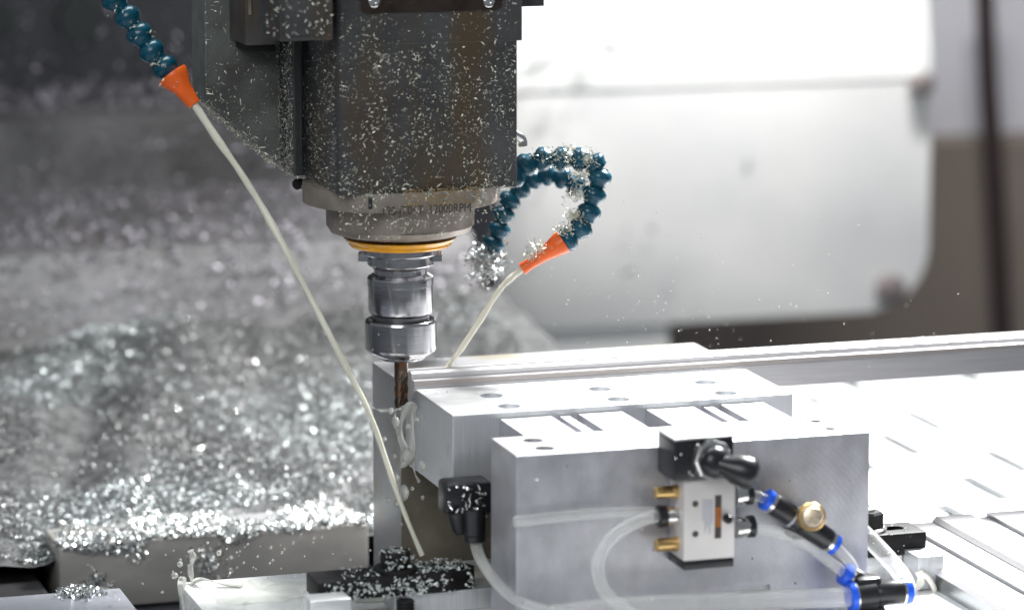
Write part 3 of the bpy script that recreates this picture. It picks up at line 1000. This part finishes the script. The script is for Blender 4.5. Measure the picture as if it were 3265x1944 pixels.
# ================================================================== COOLANT HOSES
SEG = [(0.0, 0.50), (0.10, 0.60), (0.16, 0.78), (0.30, 0.97), (0.50, 1.0), (0.62, 0.96), (0.74, 0.80), (0.86, 0.66), (1.0, 0.62)]
def hose(label, pts, r, nozzle=None, name='coolant_hose', tip=0.0036, ns=1.0):
    t = thing(name, label, 'hose')
    path = catmull(pts, 10)
    # even spacing
    L = [0]
    for a, b in zip(path, path[1:]):
        L.append(L[-1] + (b - a).length)
    pitch = r * 1.45
    cnt = max(1, int(round(L[-1] / pitch)))
    def pos(s):
        for i in range(1, len(L)):
            if L[i] >= s:
                f = (s - L[i - 1]) / max(1e-9, L[i] - L[i - 1])
                return path[i - 1].lerp(path[i], f)
        return path[-1]
    for k in range(cnt):
        a, b = pos(L[-1] * k / cnt), pos(L[-1] * (k + 1) / cnt)
        d = b - a
        l = d.length * 1.06
        prof = [(u * l, w * r) for u, w in SEG]
        build('hose_segment', bm_lathe(a, d, prof, 20), 'blue_hose', t, smooth=45)
    if nozzle:
        a, b = nozzle
        d = b - a
        l = d.length
        r = r * ns
        build('nozzle', bm_lathe(a, d, [(0, r * 0.75), (0, r * 1.16), (l * 0.06, r * 1.2), (l * 0.22, r * 1.02), (l * 0.45, r * 0.72), (l * 0.8, r * 0.56), (l, tip + 0.0010), (l, tip), (l * 0.9, tip)], 28), 'orange_nozzle', t, smooth=40)
    return t
dl = 2.40
lh = hose('blue jointed coolant hose with orange nozzle at the upper left',
          [at(u, v, d=dl) for u, v in ((300, -75), (362, -5), (402, 50), (438, 100), (470, 148), (508, 196), (548, 240))], 0.0094,
          (at(548, 236, d=dl), at(620, 334, d=dl)))
P = [tuple(at(u + random.gauss(0, 16), v + random.gauss(0, 14), d=dl - 0.0095)) for u, v in ((385, 30), (425, 85), (470, 130), (520, 190), (500, 200), (555, 262)) for _ in range(9)]
chips('hose_chips', P, tuple(-FWD), (0.0008, 0.0028), (0.0004, 0.0009), 'chip_pale', lh, lay=0.5, seed=31)

dr = 2.53
rh = hose('blue jointed coolant hose crusted with chips bending down right of the spindle',
          [at(u, v, d=dr) for u, v in ((1620, 590), (1660, 535), (1705, 508), (1770, 505), (1845, 510), (1908, 512), (1918, 560), (1892, 620), (1876, 680), (1862, 728), (1822, 756), (1785, 778))], 0.0090,
          (at(1796, 770, d=dr), at(1664, 858, d=dr)), ns=0.80)
P = []
for (u, v, s, n) in ((1800, 500, 26, 260), (1870, 505, 20, 200), (1850, 560, 20, 160), (1835, 620, 16, 160), (1835, 690, 16, 180), (1800, 735, 16, 140), (1720, 790, 16, 120), (1690, 815, 12, 90), (1735, 500, 18, 60)):
    for _ in range(n):
        P.append(tuple(at(u + random.gauss(0, s), v + random.gauss(0, s * 0.7), d=dr - 0.006 + random.gauss(0, 0.003))))
chips('hose_chips', P, tuple(-FWD), (0.0012, 0.0034), (0.0004, 0.001), 'chip_pale', rh, lay=1.0, curl=1.3, seed=32)
d2 = 2.60
rh2 = hose('second blue coolant hose behind the spindle ending in a clump of chips',
           [at(u, v, d=d2) for u, v in ((1858, 606), (1826, 582), (1765, 556), (1705, 562), (1652, 608), (1612, 656), (1598, 712), (1582, 765), (1562, 800))], 0.0086)
P = []
for _ in range(1100):
    a, b, c = random.gauss(0, 0.42), random.gauss(0, 0.42), random.gauss(0, 0.42)
    P.append(tuple(at(1552 + a * 62, 838 + b * 62, d=d2 + c * 0.012)))
chips('chip_clump', P, tuple(-FWD), (0.002, 0.006), (0.0006, 0.0016), 'chip_bright', rh2, lay=1.2, curl=1.6, seed=33)

def jet(pts, label, r, wob):
    o = build('coolant_jet', bm_tube(pts, lambda t: r(t) * (1 + 0.10 * math.sin(t * wob) + 0.07 * math.sin(t * wob * 2.7 + 1)), 14, per=10), 'coolant', smooth=80)
    return tag(o, label, 'coolant')
jet([at(u, v, d=d) for u, v, d in ((616, 328, 2.40), (690, 440, 2.40), (763, 545, 2.40), (838, 665, 2.40), (912, 800, 2.395), (985, 940, 2.395), (1060, 1085, 2.39), (1120, 1200, 2.39), (1175, 1310, 2.385), (1215, 1420, 2.385), (1262, 1560, 2.38), (1300, 1660, 2.38), (1346, 1770, 2.38))],
    'milky coolant jet falling from the upper left nozzle past the tool', lambda t: 0.0026 - 0.0009 * t, 26)
e = Vector((0.022, 0.108, 0.0095))
jet([at(1668, 855, d=2.53), at(1625, 890, d=2.525), at(1588, 930, d=2.52), at(1540, 1005, d=2.515), at(1478, 1100, d=2.505), at(1430, 1165, d=2.50), at(1398, 1212, y=0.106)],
    'milky coolant jet from the right nozzle hitting the rail', lambda t: 0.0023 - 0.0002 * t, 14)

# splash of coolant running down beside the end mill
bm = bmesh.new()
def run(pts, r0, r1, ph):
    bm_tube([at(u, v, y=y) for u, v, y in pts], lambda t: r0 + (r1 - r0) * t + 0.0009 * math.sin(t * 11 + ph), 10, bm, per=6)
run([(1318, 1285, 0.090), (1296, 1305, 0.088), (1280, 1345, 0.088), (1276, 1390, 0.088), (1292, 1430, 0.088), (1306, 1470, 0.087)], 0.0026, 0.0017, 0)
run([(1322, 1290, 0.086), (1316, 1330, 0.084), (1314, 1390, 0.083), (1316, 1450, 0.083), (1320, 1500, 0.083), (1336, 1535, 0.083)], 0.0024, 0.0011, 2)
run([(1300, 1298, 0.092), (1260, 1305, 0.096), (1215, 1308, 0.10), (1185, 1296, 0.103)], 0.0016, 0.0005, 1)
run([(1262, 1300, 0.10), (1258, 1345, 0.10), (1268, 1380, 0.10)], 0.0014, 0.0008, 3)
run([(1316, 1310, 0.085), (1332, 1340, 0.080), (1345, 1360, 0.079)], 0.0007, 0.0005, 3)
for _ in range(18):
    u, v = random.gauss(1290, 42), 1290 + random.random() * 330
    r = random.choice([0.0008, 0.0011, 0.0014, 0.0019, 0.0026])
    bmesh.ops.create_icosphere(bm, subdivisions=2, radius=r, matrix=Matrix.Translation(at(u, v, y=0.07 + random.gauss(0, 0.015))) @ Matrix.Diagonal((1, 1, 1.0 + 0.8 * random.random(), 1)))
bmesh.ops.create_icosphere(bm, subdivisions=3, radius=0.0052, matrix=Matrix.Translation(at(1299, 1455, y=0.084)) @ Matrix.Diagonal((1, 1, 1.25, 1)))
bmesh.ops.create_icosphere(bm, subdivisions=3, radius=0.0040, matrix=Matrix.Translation(at(1288, 1570, y=0.06)) @ Matrix.Diagonal((0.9, 1, 1.5, 1)))
tag(build('coolant_spray', bm, 'coolant_thin', smooth=80), 'milky coolant strings and drops running down beside the end mill', 'coolant', kind='stuff')

# fine drops and slivers in the air
bm = bmesh.new()
for _ in range(330):
    side = random.random()
    if side < 0.5:
        u, v, d = random.gauss(860, 330), random.gauss(1010, 190), random.uniform(2.3, 2.6)
    else:
        u, v, d = random.gauss(2050, 380), random.gauss(950, 150), random.uniform(2.4, 2.75)
    r = random.uniform(0.00025, 0.0006)
    bmesh.ops.create_icosphere(bm, subdivisions=1, radius=r, matrix=Matrix.Translation(at(u, v, d=d)))
for _ in range(90):
    bmesh.ops.create_icosphere(bm, subdivisions=1, radius=random.uniform(0.0004, 0.0013), matrix=Matrix.Translation(at(random.gauss(820, 230), random.gauss(1760, 70), d=random.uniform(2.35, 2.5))))
tag(build('flying_drops', bm, 'coolant_thin', smooth=80), 'tiny coolant drops flying through the air around the tool', 'drops', kind='stuff')

# coolant pool and froth around the front clamp
tag(build('coolant_pool', puddle(-0.005, 0.045, 0.075, 0.050, -0.1298, 7.7), 'coolant_pool', smooth=60), 'coolant pool on the base plate below the middle block', 'coolant', kind='stuff')

# ================================================================== FRONT STRAP CLAMP
fc = thing('strap_clamp', 'black strap clamp covered with chips at the bottom centre', 'clamp')
cy0, cy1 = -0.034, -0.002
ca, cb = at(1012, 1862, y=cy0), at(1490, 1845, y=cy0)
cz0, cz1 = at(1270, 1900, y=cy0).z, at(1270, 1838, y=cy0).z
plan = [(ca.x, cy0), (cb.x - 0.012, cy0), (cb.x + 0.006, cy0 + 0.007), (cb.x + 0.010, (cy0 + cy1) / 2), (cb.x + 0.006, cy1 - 0.007), (cb.x - 0.012, cy1), (ca.x, cy1)]
build('strap', bm_prism(plan, cz0, cz1, 'z', bev=0.0012), 'black_steel', fc, smooth=30)
bx = at(1260, 1800, y=-0.018).x
build('washer', bm_lathe((bx, -0.018, cz1), (0, 0, 1), [(0, 0.0150), (0.0028, 0.0150), (0.0034, 0.0142), (0.0034, 0.005)], 40), 'black_steel', fc, smooth=30)
zt = at(1260, 1755, y=-0.018).z
build('clamp_bolt', bm_lathe((bx, -0.018, cz1 + 0.0035), (0, 0, 1), [(0, 0.0100), (zt - cz1 - 0.0045, 0.0104), (zt - cz1 - 0.0035, 0.0098), (zt - cz1 - 0.0035, 0.0062), (zt - cz1 - 0.010, 0.006)], 40), 'black_steel', fc, smooth=30)
tpf = []
z = -0.1299
while z < cz0 - 0.001:
    tpf += [(z + 0.13, 0.0052), (z + 0.1306, 0.0060), (z + 0.1312, 0.0060), (z + 0.1317, 0.0052)]
    z += 0.0019
build('stud', bm_lathe((bx + 0.001, cy0 - 0.006, -0.1298), (0, 0, 1), [(0, 0.0055)] + [(0.0002 + k * 0.0012, 0.0055 if k % 2 else 0.0063) for k in range(12)], 24), 'black_steel', fc, smooth=20)
build('support_block', bm_box(ca.x + 0.055, cb.x + 0.02, cy0 + 0.004, cy1, -0.1297, cz0 - 0.0003, 0.0006), 'milled_aluminium_vertical', fc)
P, Nn = [], []
def smear(n, fx, fy, fz, nm):
    for _ in range(n):
        P.append((fx(), fy(), fz()))
        Nn.append(nm)
rr = random.random
k = 0
while k < 230:
    cx_, cz_ = ca.x + 0.004 + rr() * (cb.x - ca.x), cz0 + rr() * (cz1 - cz0)
    if rr() < 0.35 + 1.1 * noise.noise(Vector((cx_ * 75, cz_ * 75, 4))):
        P.append((cx_, cy0 - 0.001, cz_))
        Nn.append((0, -1, 0.2))
        k += 1
smear(170, lambda: bx + 0.012 + rr() * (cb.x - bx - 0.008), lambda: cy0 + 0.003 + rr() * (cy1 - cy0), lambda: cz1 + rr() * 0.0025, (0, 0, 1))
smear(60, lambda: ca.x + 0.02 + rr() * (bx - ca.x - 0.02), lambda: cy0 + rr() * (cy1 - cy0), lambda: cz1 + rr() * 0.001, (0, 0, 1))
smear(60, lambda: bx + random.gauss(0, 0.005), lambda: -0.018 + random.gauss(0, 0.004), lambda: zt - 0.001 + rr() * 0.002, (0, 0, 1))
smear(26, lambda: bx - 0.010 + rr() * 0.02, lambda: -0.029, lambda: cz1 + 0.003 + rr() * (zt - cz1 - 0.003), (0, -1, 0))
chips('clamp_chips', P, Nn, (0.0016, 0.0036), (0.0009, 0.0022), 'chip_clamp', fc, lay=0.6, curl=1.3, seed=41)
# small blocks beside it at the lower edge
a = at(1032, 1905, y=-0.05)
tag(build('spacer_block', bm_box(a.x - 0.012, a.x + 0.017, -0.060, -0.040, -0.1297, a.z + 0.001, 0.0015), 'milled_aluminium', smooth=40), 'pale metal spacer under the left end of the front strap clamp', 'spacer')

# ================================================================== BLACK ELBOW AND TUBE LEFT OF FRONT BLOCK
ef = thing('elbow_fitting', 'black elbow fitting sprinkled with drops below the middle block', 'fitting')
ey = -0.030
a, b = at(1425, 1545, y=ey), at(1555, 1640, y=ey)
build('elbow_body', bm_box(a.x, b.x + 0.004, ey, ey + 0.024, b.z, a.z, 0.003), 'black_plastic', ef, smooth=40)
a = at(1510, 1620, y=ey - 0.004)
a2 = at(1512, 1700, y=ey - 0.004)
build('elbow_neck', bm_lathe(a, a2 - a, [(0, 0.0085), ((a2 - a).length, 0.0078)], 24), 'black_plastic', ef, smooth=40)
a3 = at(1513, 1722, y=ey - 0.004)
build('release_collar', bm_lathe(a2, a3 - a2, [(0, 0.0070), (0.0005, 0.0078), ((a3 - a2).length, 0.0076)], 24), 'black_plastic', ef, smooth=40)
q0 = at(1455, 1630, y=ey - 0.002)
build('elbow_boss', bm_lathe(q0, (0.15, 0, -1), [(0, 0.007), (0.012, 0.0055), (0.016, 0.003)], 20), 'black_plastic', ef, smooth=40)
P = [tuple(at(1430 + rr() * 120, 1550 + rr() * 130, y=ey - 0.006)) for _ in range(90)]
chips('fitting_chips', P, (0, -1, 0), (0.001, 0.0032), (0.0008, 0.0018), 'chip_bright', ef, lay=0.7, seed=43)
TR = 0.0040
def air_tube(pts, label, r=TR):
    o = build('air_tube', bm_tube(pts, r, 14, per=8), 'clear_tube', smooth=80)
    return tag(o, label, 'tube', 'clear pneumatic tubes')
air_tube([at(1513, 1715, y=ey - 0.004), at(1530, 1775, y=ey - 0.012), at(1575, 1845, y=-0.07), at(1640, 1905, y=-0.11), at(1740, 1948, y=-0.135), at(1900, 1985, y=-0.145)],
         'clear air tube bending down from the black elbow fitting')

# ================================================================== HAND VALVE ON THE FRONT BLOCK
VY = -0.146
hv = thing('hand_valve', 'small pale hand valve with brass and chrome ports on the front block', 'valve')
a, b = at(2181, 1532, y=VY), at(2343, 1772, y=VY)
build('body', bm_box(a.x, b.x, VY, -0.1166, b.z - 0.001, a.z, 0.0012), 'valve_body', hv, smooth=40)
build('end_cap', bm_box(a.x + 0.0004, b.x - 0.0004, VY + 0.0005, -0.1168, b.z - 0.0072, b.z - 0.0012, 0.0008), 'black_plastic', hv, smooth=40)
for v in (1605, 1701):
    q = at(2217, v, y=VY)
    build('screw_hole', bm_lathe((q.x, VY + 0.0003, q.z), (0, -1, 0), [(0, 0.0022), (0.0005, 0.0022)], 20), 'engraving', hv)
s0, s1 = at(2280, 1578, y=VY), at(2299, 1714, y=VY)
sl = build('slide_slot', bm_box(s0.x, s1.x, VY - 0.0003, VY + 0.001, s1.z, s0.z, 0.0001), 'engraving', hv)
r0, r1 = at(2281, 1616, y=VY), at(2298, 1678, y=VY)
build('slide_shoe', bm_box(r0.x, r1.x, VY - 0.0007, VY + 0.001, r1.z, r0.z), 'rust_orange', sl)
q = at(2317, 1650, y=VY)
build('slide_knob', bm_lathe((q.x, VY, q.z), (0, -1, 0), [(0, 0.0030), (0.004, 0.0032), (0.0055, 0.0022)], 20), 'black_plastic', sl, smooth=40)
for k in range(5):
    t0, t1 = at(2240 + k * 7, 1590, y=VY), at(2243 + k * 7, 1600 + (60, 95, 80, 100, 70)[k], y=VY)
    build('printed_line', bm_box(t0.x, t1.x, VY - 0.0002, VY + 0.0005, t1.z, t0.z), 'valve_print', hv)
def port(name, u0, u1, v, r, mat, ringmat=None, hexa=False):
    p0, p1 = at(u0, v, y=VY + 0.013), at(u1, v, y=VY + 0.013)
    d = Vector((1 if u1 > u0 else -1, 0, 0))
    l = abs(p1.x - p0.x)
    o = build(name, bm_lathe(Vector((p0.x, VY + 0.013, p0.z)), d, [(0, r), (l * 0.35, r), (l * 0.38, r * 0.9), (l * 0.95, r * 0.86), (l, r * 0.7)], 6 if hexa else 24), mat, hv, smooth=35)
    if ringmat:
        build('port_ring', bm_lathe(Vector((p0.x, VY + 0.013, p0.z)) + d * l * 0.8, d, [(0, r * 1.02), (l * 0.35, r * 1.05), (l * 0.42, r * 0.7)], 24), ringmat, o, smooth=35)
    return o
port('brass_silencer', 2178, 2088, 1564, 0.0046, 'brass')
port('inlet_port', 2178, 2108, 1640, 0.0072, 'chrome', 'black_plastic')
port('brass_silencer', 2178, 2090, 1730, 0.0050, 'brass')
port('outlet_port', 2344, 2388, 1577, 0.0070, 'chrome', 'black_plastic')
port('outlet_port', 2344, 2394, 1681, 0.0072, 'chrome', 'black_plastic')

# lever knob above the valve
lk = thing('lever_knob', 'black lever with round knob and chrome collar above the hand valve', 'lever')
a, b = at(2151, 1405, y=-0.150), at(2340, 1524, y=-0.150)
build('bracket', bm_box(a.x, b.x, -0.150, -0.1165, b.z, a.z, 0.002), 'black_plastic', lk, smooth=40)
build('bracket_lid', bm_box(a.x - 0.0006, b.x + 0.0006, -0.1506, -0.1168, a.z + 0.0001, a.z + 0.0016, 0.0004), 'milled_aluminium', lk)
q = at(2275, 1470, y=-0.158)
build('chrome_collar', bm_lathe(Vector((q.x, -0.150, q.z)), (0.15, -1, 0.1), [(0, 0.0140), (0.006, 0.0140), (0.007, 0.0130), (0.007, 0.010)], 8), 'chrome', lk, smooth=20)
build('pivot_ball', bm_lathe(Vector((q.x + 0.001, -0.155, q.z - 0.001)), (0.2, -1, 0.1), [(0, 0.0110), (0.004, 0.0108), (0.008, 0.0085), (0.010, 0.004)], 28), 'black_plastic', lk, smooth=60)
b0, b1 = at(2290, 1478, y=-0.160), at(2400, 1512, y=-0.168)
d = b1 - b0
L_ = d.length
build('handle', bm_lathe(b0, d, [(0, 0.006), (L_ * 0.2, 0.0072), (L_ * 0.5, 0.0100), (L_ * 0.85, 0.0112), (L_ * 1.02, 0.0102), (L_ * 1.13, 0.0068), (L_ * 1.17, 0.002)], 28), 'black_plastic', lk, smooth=60)

# flow regulator
def inline(name, label, cat, p0, p1, r, group=None):
    t = thing(name, label, cat, group=group)
    d = p1 - p0
    l = d.length
    build('barrel', bm_lathe(p0, d, [(l * 0.10, r * 0.95), (l * 0.12, r), (l * 0.42, r), (l * 0.44, r * 0.9), (l * 0.5, r * 0.9), (l * 0.52, r * 1.05), (l * 0.88, r * 1.02), (l * 0.90, r * 0.95)], 24), 'black_plastic', t, smooth=35)
    build('blue_collet', bm_lathe(p0, d, [(0, r * 0.6), (0, r * 0.98), (l * 0.06, r * 0.98), (l * 0.06, r * 0.7)], 24), 'collet_blue', t, smooth=35)
    build('collet_ring', bm_lathe(p0, d, [(l * 0.06, r * 0.8), (l * 0.06, r * 0.98), (l * 0.10, r * 0.98), (l * 0.10, r * 0.8)], 24), 'chrome', t, smooth=35)
    build('blue_collet', bm_lathe(p1, -d, [(0, r * 0.6), (0, r * 0.95), (l * 0.06, r * 0.95), (l * 0.06, r * 0.7)], 24), 'collet_blue', t, smooth=35)
    build('collet_ring', bm_lathe(p1, -d, [(l * 0.06, r * 0.8), (l * 0.06, r * 0.95), (l * 0.10, r * 0.95), (l * 0.10, r * 0.8)], 24), 'chrome', t, smooth=35)
    return t
g0, g1 = at(2440, 1588, y=-0.137), at(2664, 1738, y=-0.140)
fr = inline('flow_regulator', 'black flow regulator with brass knob and blue ends right of the valve', 'regulator', g0, g1, 0.0076)
dd = (g1 - g0)
m = g0 + dd * 0.36
build('pale_band', bm_lathe(m, dd, [(0, 0.0080), (0.0016, 0.0080)], 24), 'valve_print', fr)
kq = at(2585, 1646, y=-0.146)
kd = Vector((-0.30, -1.0, 0.25))
build('knob_stem', bm_lathe(g0 + dd * 0.66, kq - (g0 + dd * 0.66), [(0, 0.006), (0.01, 0.006)], 20), 'black_plastic', fr, smooth=40)
build('brass_knob', bm_lathe(kq, kd, [(0, 0.0078), (0.001, 0.0096), (0.0060, 0.0096), (0.0072, 0.0086), (0.0072, 0.0070)], 28), 'brass', fr, smooth=35)
build('knob_cap', bm_lathe(kq, kd, [(0.0070, 0.0076), (0.0120, 0.0072), (0.0136, 0.0062), (0.0142, 0.0040), (0.0142, 0.0010)], 28), 'brass_pale', fr, smooth=35)
build('mount_foot', bm_box(g0.x + 0.022, g0.x + 0.034, -0.1335, -0.1165, (g0 + dd * 0.6).z - 0.010, (g0 + dd * 0.6).z - 0.003, 0.001), 'black_plastic', fr)

# Y fitting at the lower right
yf = thing('y_fitting', 'black Y fitting with bright blue collets at the lower right corner of the front block', 'fitting')
def arm(p0, p1, r, blue_at_end=True):
    d = p1 - p0
    l = d.length
    build('barrel', bm_lathe(p0, d, [(0, r * 0.9), (l * 0.05, r), (l * 0.8, r), (l * 0.84, r * 0.9)], 24), 'black_plastic', yf, smooth=40)
    build('collet_ring', bm_lathe(p0 + d * 0.80, d, [(0, r * 0.8), (0, r * 1.03), (l * 0.06, r * 1.03), (l * 0.06, r * 0.8)], 24), 'chrome', yf, smooth=40)
    build('blue_collet', bm_lathe(p0 + d * 0.86, d, [(0, r * 0.8), (0, r * 1.08), (l * 0.2, r * 1.02), (l * 0.22, r * 0.7)], 24), 'collet_blue', yf, smooth=40)
YD = -0.150
cY = at(2790, 1892, y=YD)
arm(cY, at(2712, 1902, y=YD), 0.0094)
arm(cY, at(2894, 1884, y=YD), 0.0086)
arm(at(2800, 1880, y=YD + 0.008), at(2692, 1828, y=YD + 0.010), 0.0074)
build('web', bm_box(cY.x - 0.014, cY.x + 0.004, YD - 0.003, YD + 0.010, cY.z - 0.002, cY.z + 0.012, 0.002), 'black_plastic', yf, smooth=40)
arm(at(2810, 1930, y=YD + 0.004), at(2720, 1975, y=YD + 0.004), 0.0074)

air_tube([at(2392, 1577, y=-0.133), at(2420, 1582, y=-0.135), g0 + dd * 0.05], 'short clear air tube between valve outlet and flow regulator', 0.0034)
air_tube([g1 - dd * 0.04, at(2690, 1768, y=-0.143), at(2716, 1800, y=-0.145), at(2726, 1835, y=-0.143)], 'short clear air tube from flow regulator down to the Y fitting', 0.0036)
air_tube([at(2396, 1681, y=-0.133), at(2460, 1690, y=-0.135), at(2560, 1728, y=-0.138), at(2640, 1785, y=-0.141), at(2705, 1836, y=YD + 0.010)], 'clear air tube arching from the lower valve outlet to the Y fitting', 0.0038)
air_tube([at(2716, 1902, y=YD), at(2600, 1906, y=YD), at(2300, 1917, y=-0.149), at(1980, 1934, y=-0.148), at(1760, 1960, y=-0.147)], 'thick clear air tube running straight along the bottom edge', 0.0066)
air_tube([at(2112, 1642, y=-0.133), at(2050, 1655, y=-0.137), at(1965, 1700, y=-0.145), at(1912, 1775, y=-0.152), at(1910, 1840, y=-0.156), at(1940, 1900, y=-0.160), at(2020, 1958, y=-0.166)], 'clear air tube looping left of the valve inlet', 0.0044)
air_tube([at(2090, 1632, y=-0.1225), at(1960, 1632, y=-0.1215), at(1800, 1645, y=-0.1212), at(1640, 1662, y=-0.121)], 'straight clear air tube lying along the front block face', 0.0036)
air_tube([at(2745, 1690, y=-0.095), at(2790, 1735, y=-0.100), at(2850, 1800, y=-0.115), at(2885, 1850, y=-0.135), at(2893, 1886, y=YD)], 'thick clear air tube curving round the right corner of the front block', 0.0060)

# ================================================================== RIGHT CLAMP AND BLOCKS
rc = thing('strap_clamp', 'black strap clamp with hex bolt right of the front block', 'clamp')
ry0 = -0.052
a, b = at(2956, 1693, y=ry0), at(2956, 1762, y=ry0)
rt, rbz = a.z, b.z
ro = build('strap', bm_box(0.235, a.x, ry0, ry0 + 0.032, rbz, rt, 0.0016), 'black_steel', rc, smooth=40)
q = at(2830, 1692, y=ry0 + 0.014)
slot = bm_prism([(q.x - 0.012 + 0.005 * math.cos(t * math.pi / 8 + math.pi / 2), ry0 + 0.016 + 0.005 * math.sin(t * math.pi / 8 + math.pi / 2)) for t in range(9)] +
                [(q.x + 0.008 + 0.005 * math.cos(t * math.pi / 8 - math.pi / 2), ry0 + 0.016 + 0.005 * math.sin(t * math.pi / 8 - math.pi / 2)) for t in range(9)], rbz - 0.001, rt + 0.002, 'z')
cut(ro, [slot])
ro.data.materials.clear()
ro.data.materials.append(MATS['black_steel'])
q = at(2768, 1660, y=ry0 + 0.016)
build('washer', bm_lathe((q.x, ry0 + 0.016, rt), (0, 0, 1), [(0, 0.0135), (0.002, 0.0135), (0.003, 0.012)], 32), 'chrome', rc, smooth=30)
hz = at(2768, 1628, y=ry0 + 0.016).z
hx = build('hex_bolt', bm_lathe((q.x, ry0 + 0.016, rt + 0.003), (0, 0, 1), [(0, 0.0108), (hz - rt - 0.0045, 0.0108), (hz - rt - 0.003, 0.0092)], 6), 'black_steel', rc)
build('bolt_end', bm_lathe((q.x, ry0 + 0.016, hz), (0, 0, 1), [(0, 0.0052), (0.0016, 0.0046)], 20), 'chrome', hx, smooth=40)
P = [(a.x - rr() * 0.07, ry0 - 0.0006, rbz + rr() * (rt - rbz)) for _ in range(16)] + [(a.x - rr() * 0.05, ry0 + rr() * 0.03, rt + 0.0006) for _ in range(16)]
chips('clamp_chips', P, (0, -0.7, 0.7), (0.001, 0.0028), (0.0005, 0.001), 'white_putty', rc, lay=0.5, seed=51)
# notched step block and corner blocks under it
cq = at(2927, 1790, y=-0.075)
ce = at(3010, 1770, y=-0.075)
tag(build('end_block', bm_box(cq.x, ce.x, -0.075, -0.008, -0.1297, at(3008, 1768, y=-0.075).z, 0.0008), 'milled_aluminium_vertical', smooth=40),
    'grey aluminium end block below the right strap clamp', 'block')
tag(build('step_block', bm_box(0.262, cq.x - 0.0006, -0.050, -0.010, -0.1297, rbz - 0.0006, 0.0008), 'milled_aluminium', smooth=40), 'bright aluminium step block under the right strap clamp', 'block')
# putty bead smeared over the corner
pt = thing('putty_bead', 'curled cream putty bead on the grey end block', 'putty')
w = lambda u, v, y: at(u, v, y=y)
build('curl', bm_tube([w(2935, 1825, -0.077), w(2958, 1838, -0.078), w(2976, 1868, -0.079), w(2980, 1890, -0.079), w(2966, 1898, -0.078), w(2958, 1888, -0.077)], lambda t: 0.0024 - 0.0008 * t, 12), 'white_putty', pt, smooth=60)
bm = bmesh.new()
pts = [(2918, 1823), (2940, 1818), (2952, 1822), (2946, 1838), (2948, 1862), (2936, 1874), (2915, 1892), (2896, 1908), (2884, 1916), (2900, 1888), (2921, 1858), (2926, 1842)]
va = [bm.verts.new(w(u, v, -0.0772)) for u, v in pts]
vb_ = [bm.verts.new(w(u, v, -0.0762)) for u, v in pts]
bm.faces.new(va)
for i in range(len(pts)):
    j = (i + 1) % len(pts)
    bm.faces.new((va[i], va[j], vb_[j], vb_[i]))
build('smear', bm, 'white_putty', pt, smooth=30)

# T-slot beams on the right
def beam(u, v, width, height, z, label, y1=0.30):
    p = at(u, v, z=z)
    x0 = p.x
    s = width
    poly = [(x0, z - height), (x0, z - 0.003), (x0 + 0.003, z), (x0 + s * 0.42, z), (x0 + s * 0.42, z - 0.003), (x0 + s * 0.58, z - 0.003), (x0 + s * 0.58, z), (x0 + s, z), (x0 + s, z - height)]
    o = build('slotted_beam', bm_prism(poly, -0.30, y1, 'y'), 'rail_aluminium')
    o.data.materials.append(MATS['beam_side_dark'])  # darker side colour paints a reflection of dark surroundings
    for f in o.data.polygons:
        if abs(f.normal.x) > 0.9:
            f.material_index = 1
    return tag(o, label, 'beam', 'aluminium beams at the lower right')
beam(3018, 1836, 0.060, 0.034, -0.116, 'near grooved aluminium beam in the lower right corner', y1=0.055)
beam(3100, 1716, 0.075, 0.026, -0.112, 'farther grooved aluminium beam at the right edge', y1=0.055)

P = [(0.37 + rnd() * 0.8, 0.07 + rnd() * 0.6, -0.1495) for _ in range(420)]
tag(chips('table_chips', P, (0, 0, 1), (0.002, 0.006), (0.001, 0.0025), 'chip_dark', None, lay=0.3, seed=61), 'chips scattered over the white slotted table', 'chips')
P = [(rnd() * 0.25, rnd() ** 0.5 * 0.094, 0.0004) for _ in range(70)] + [(rnd() * 0.6, 0.104 + rnd() * 0.016, 0.0108) for _ in range(40)]
tag(chips('block_chips', P, (0, 0, 1), (0.0008, 0.003), (0.0003, 0.0008), 'chip_dark', None, lay=0.3, seed=62), 'stray slivers on the bright top of the middle block', 'chips')
P = [(B0 + rnd() * 0.25, -0.1163, -0.01 - rnd() * 0.11) for _ in range(26)]
tag(chips('face_drops', P, (0, -1, 0), (0.0010, 0.0018), (0.0008, 0.0016), 'chip_bright', None, lay=0.4, seed=63), 'drops and slivers stuck to the face of the front block', 'chips')


tag(chips('door_chips', chips_later, (0, -1, 0.3), (0.006, 0.012), (0.003, 0.006), 'chip_heap', None, lay=0.5, seed=64), 'wet chips stuck to the enclosure door beside the spindle', 'chips')
P = [tuple(at(2155 + rnd() * 120, 1410 + rnd() * 105, y=-0.1506)) for _ in range(34)]
chips('drops', P, (0, -1, 0), (0.0008, 0.0018), (0.0008, 0.0016), 'chip_bright', lk, lay=0.5, seed=65)
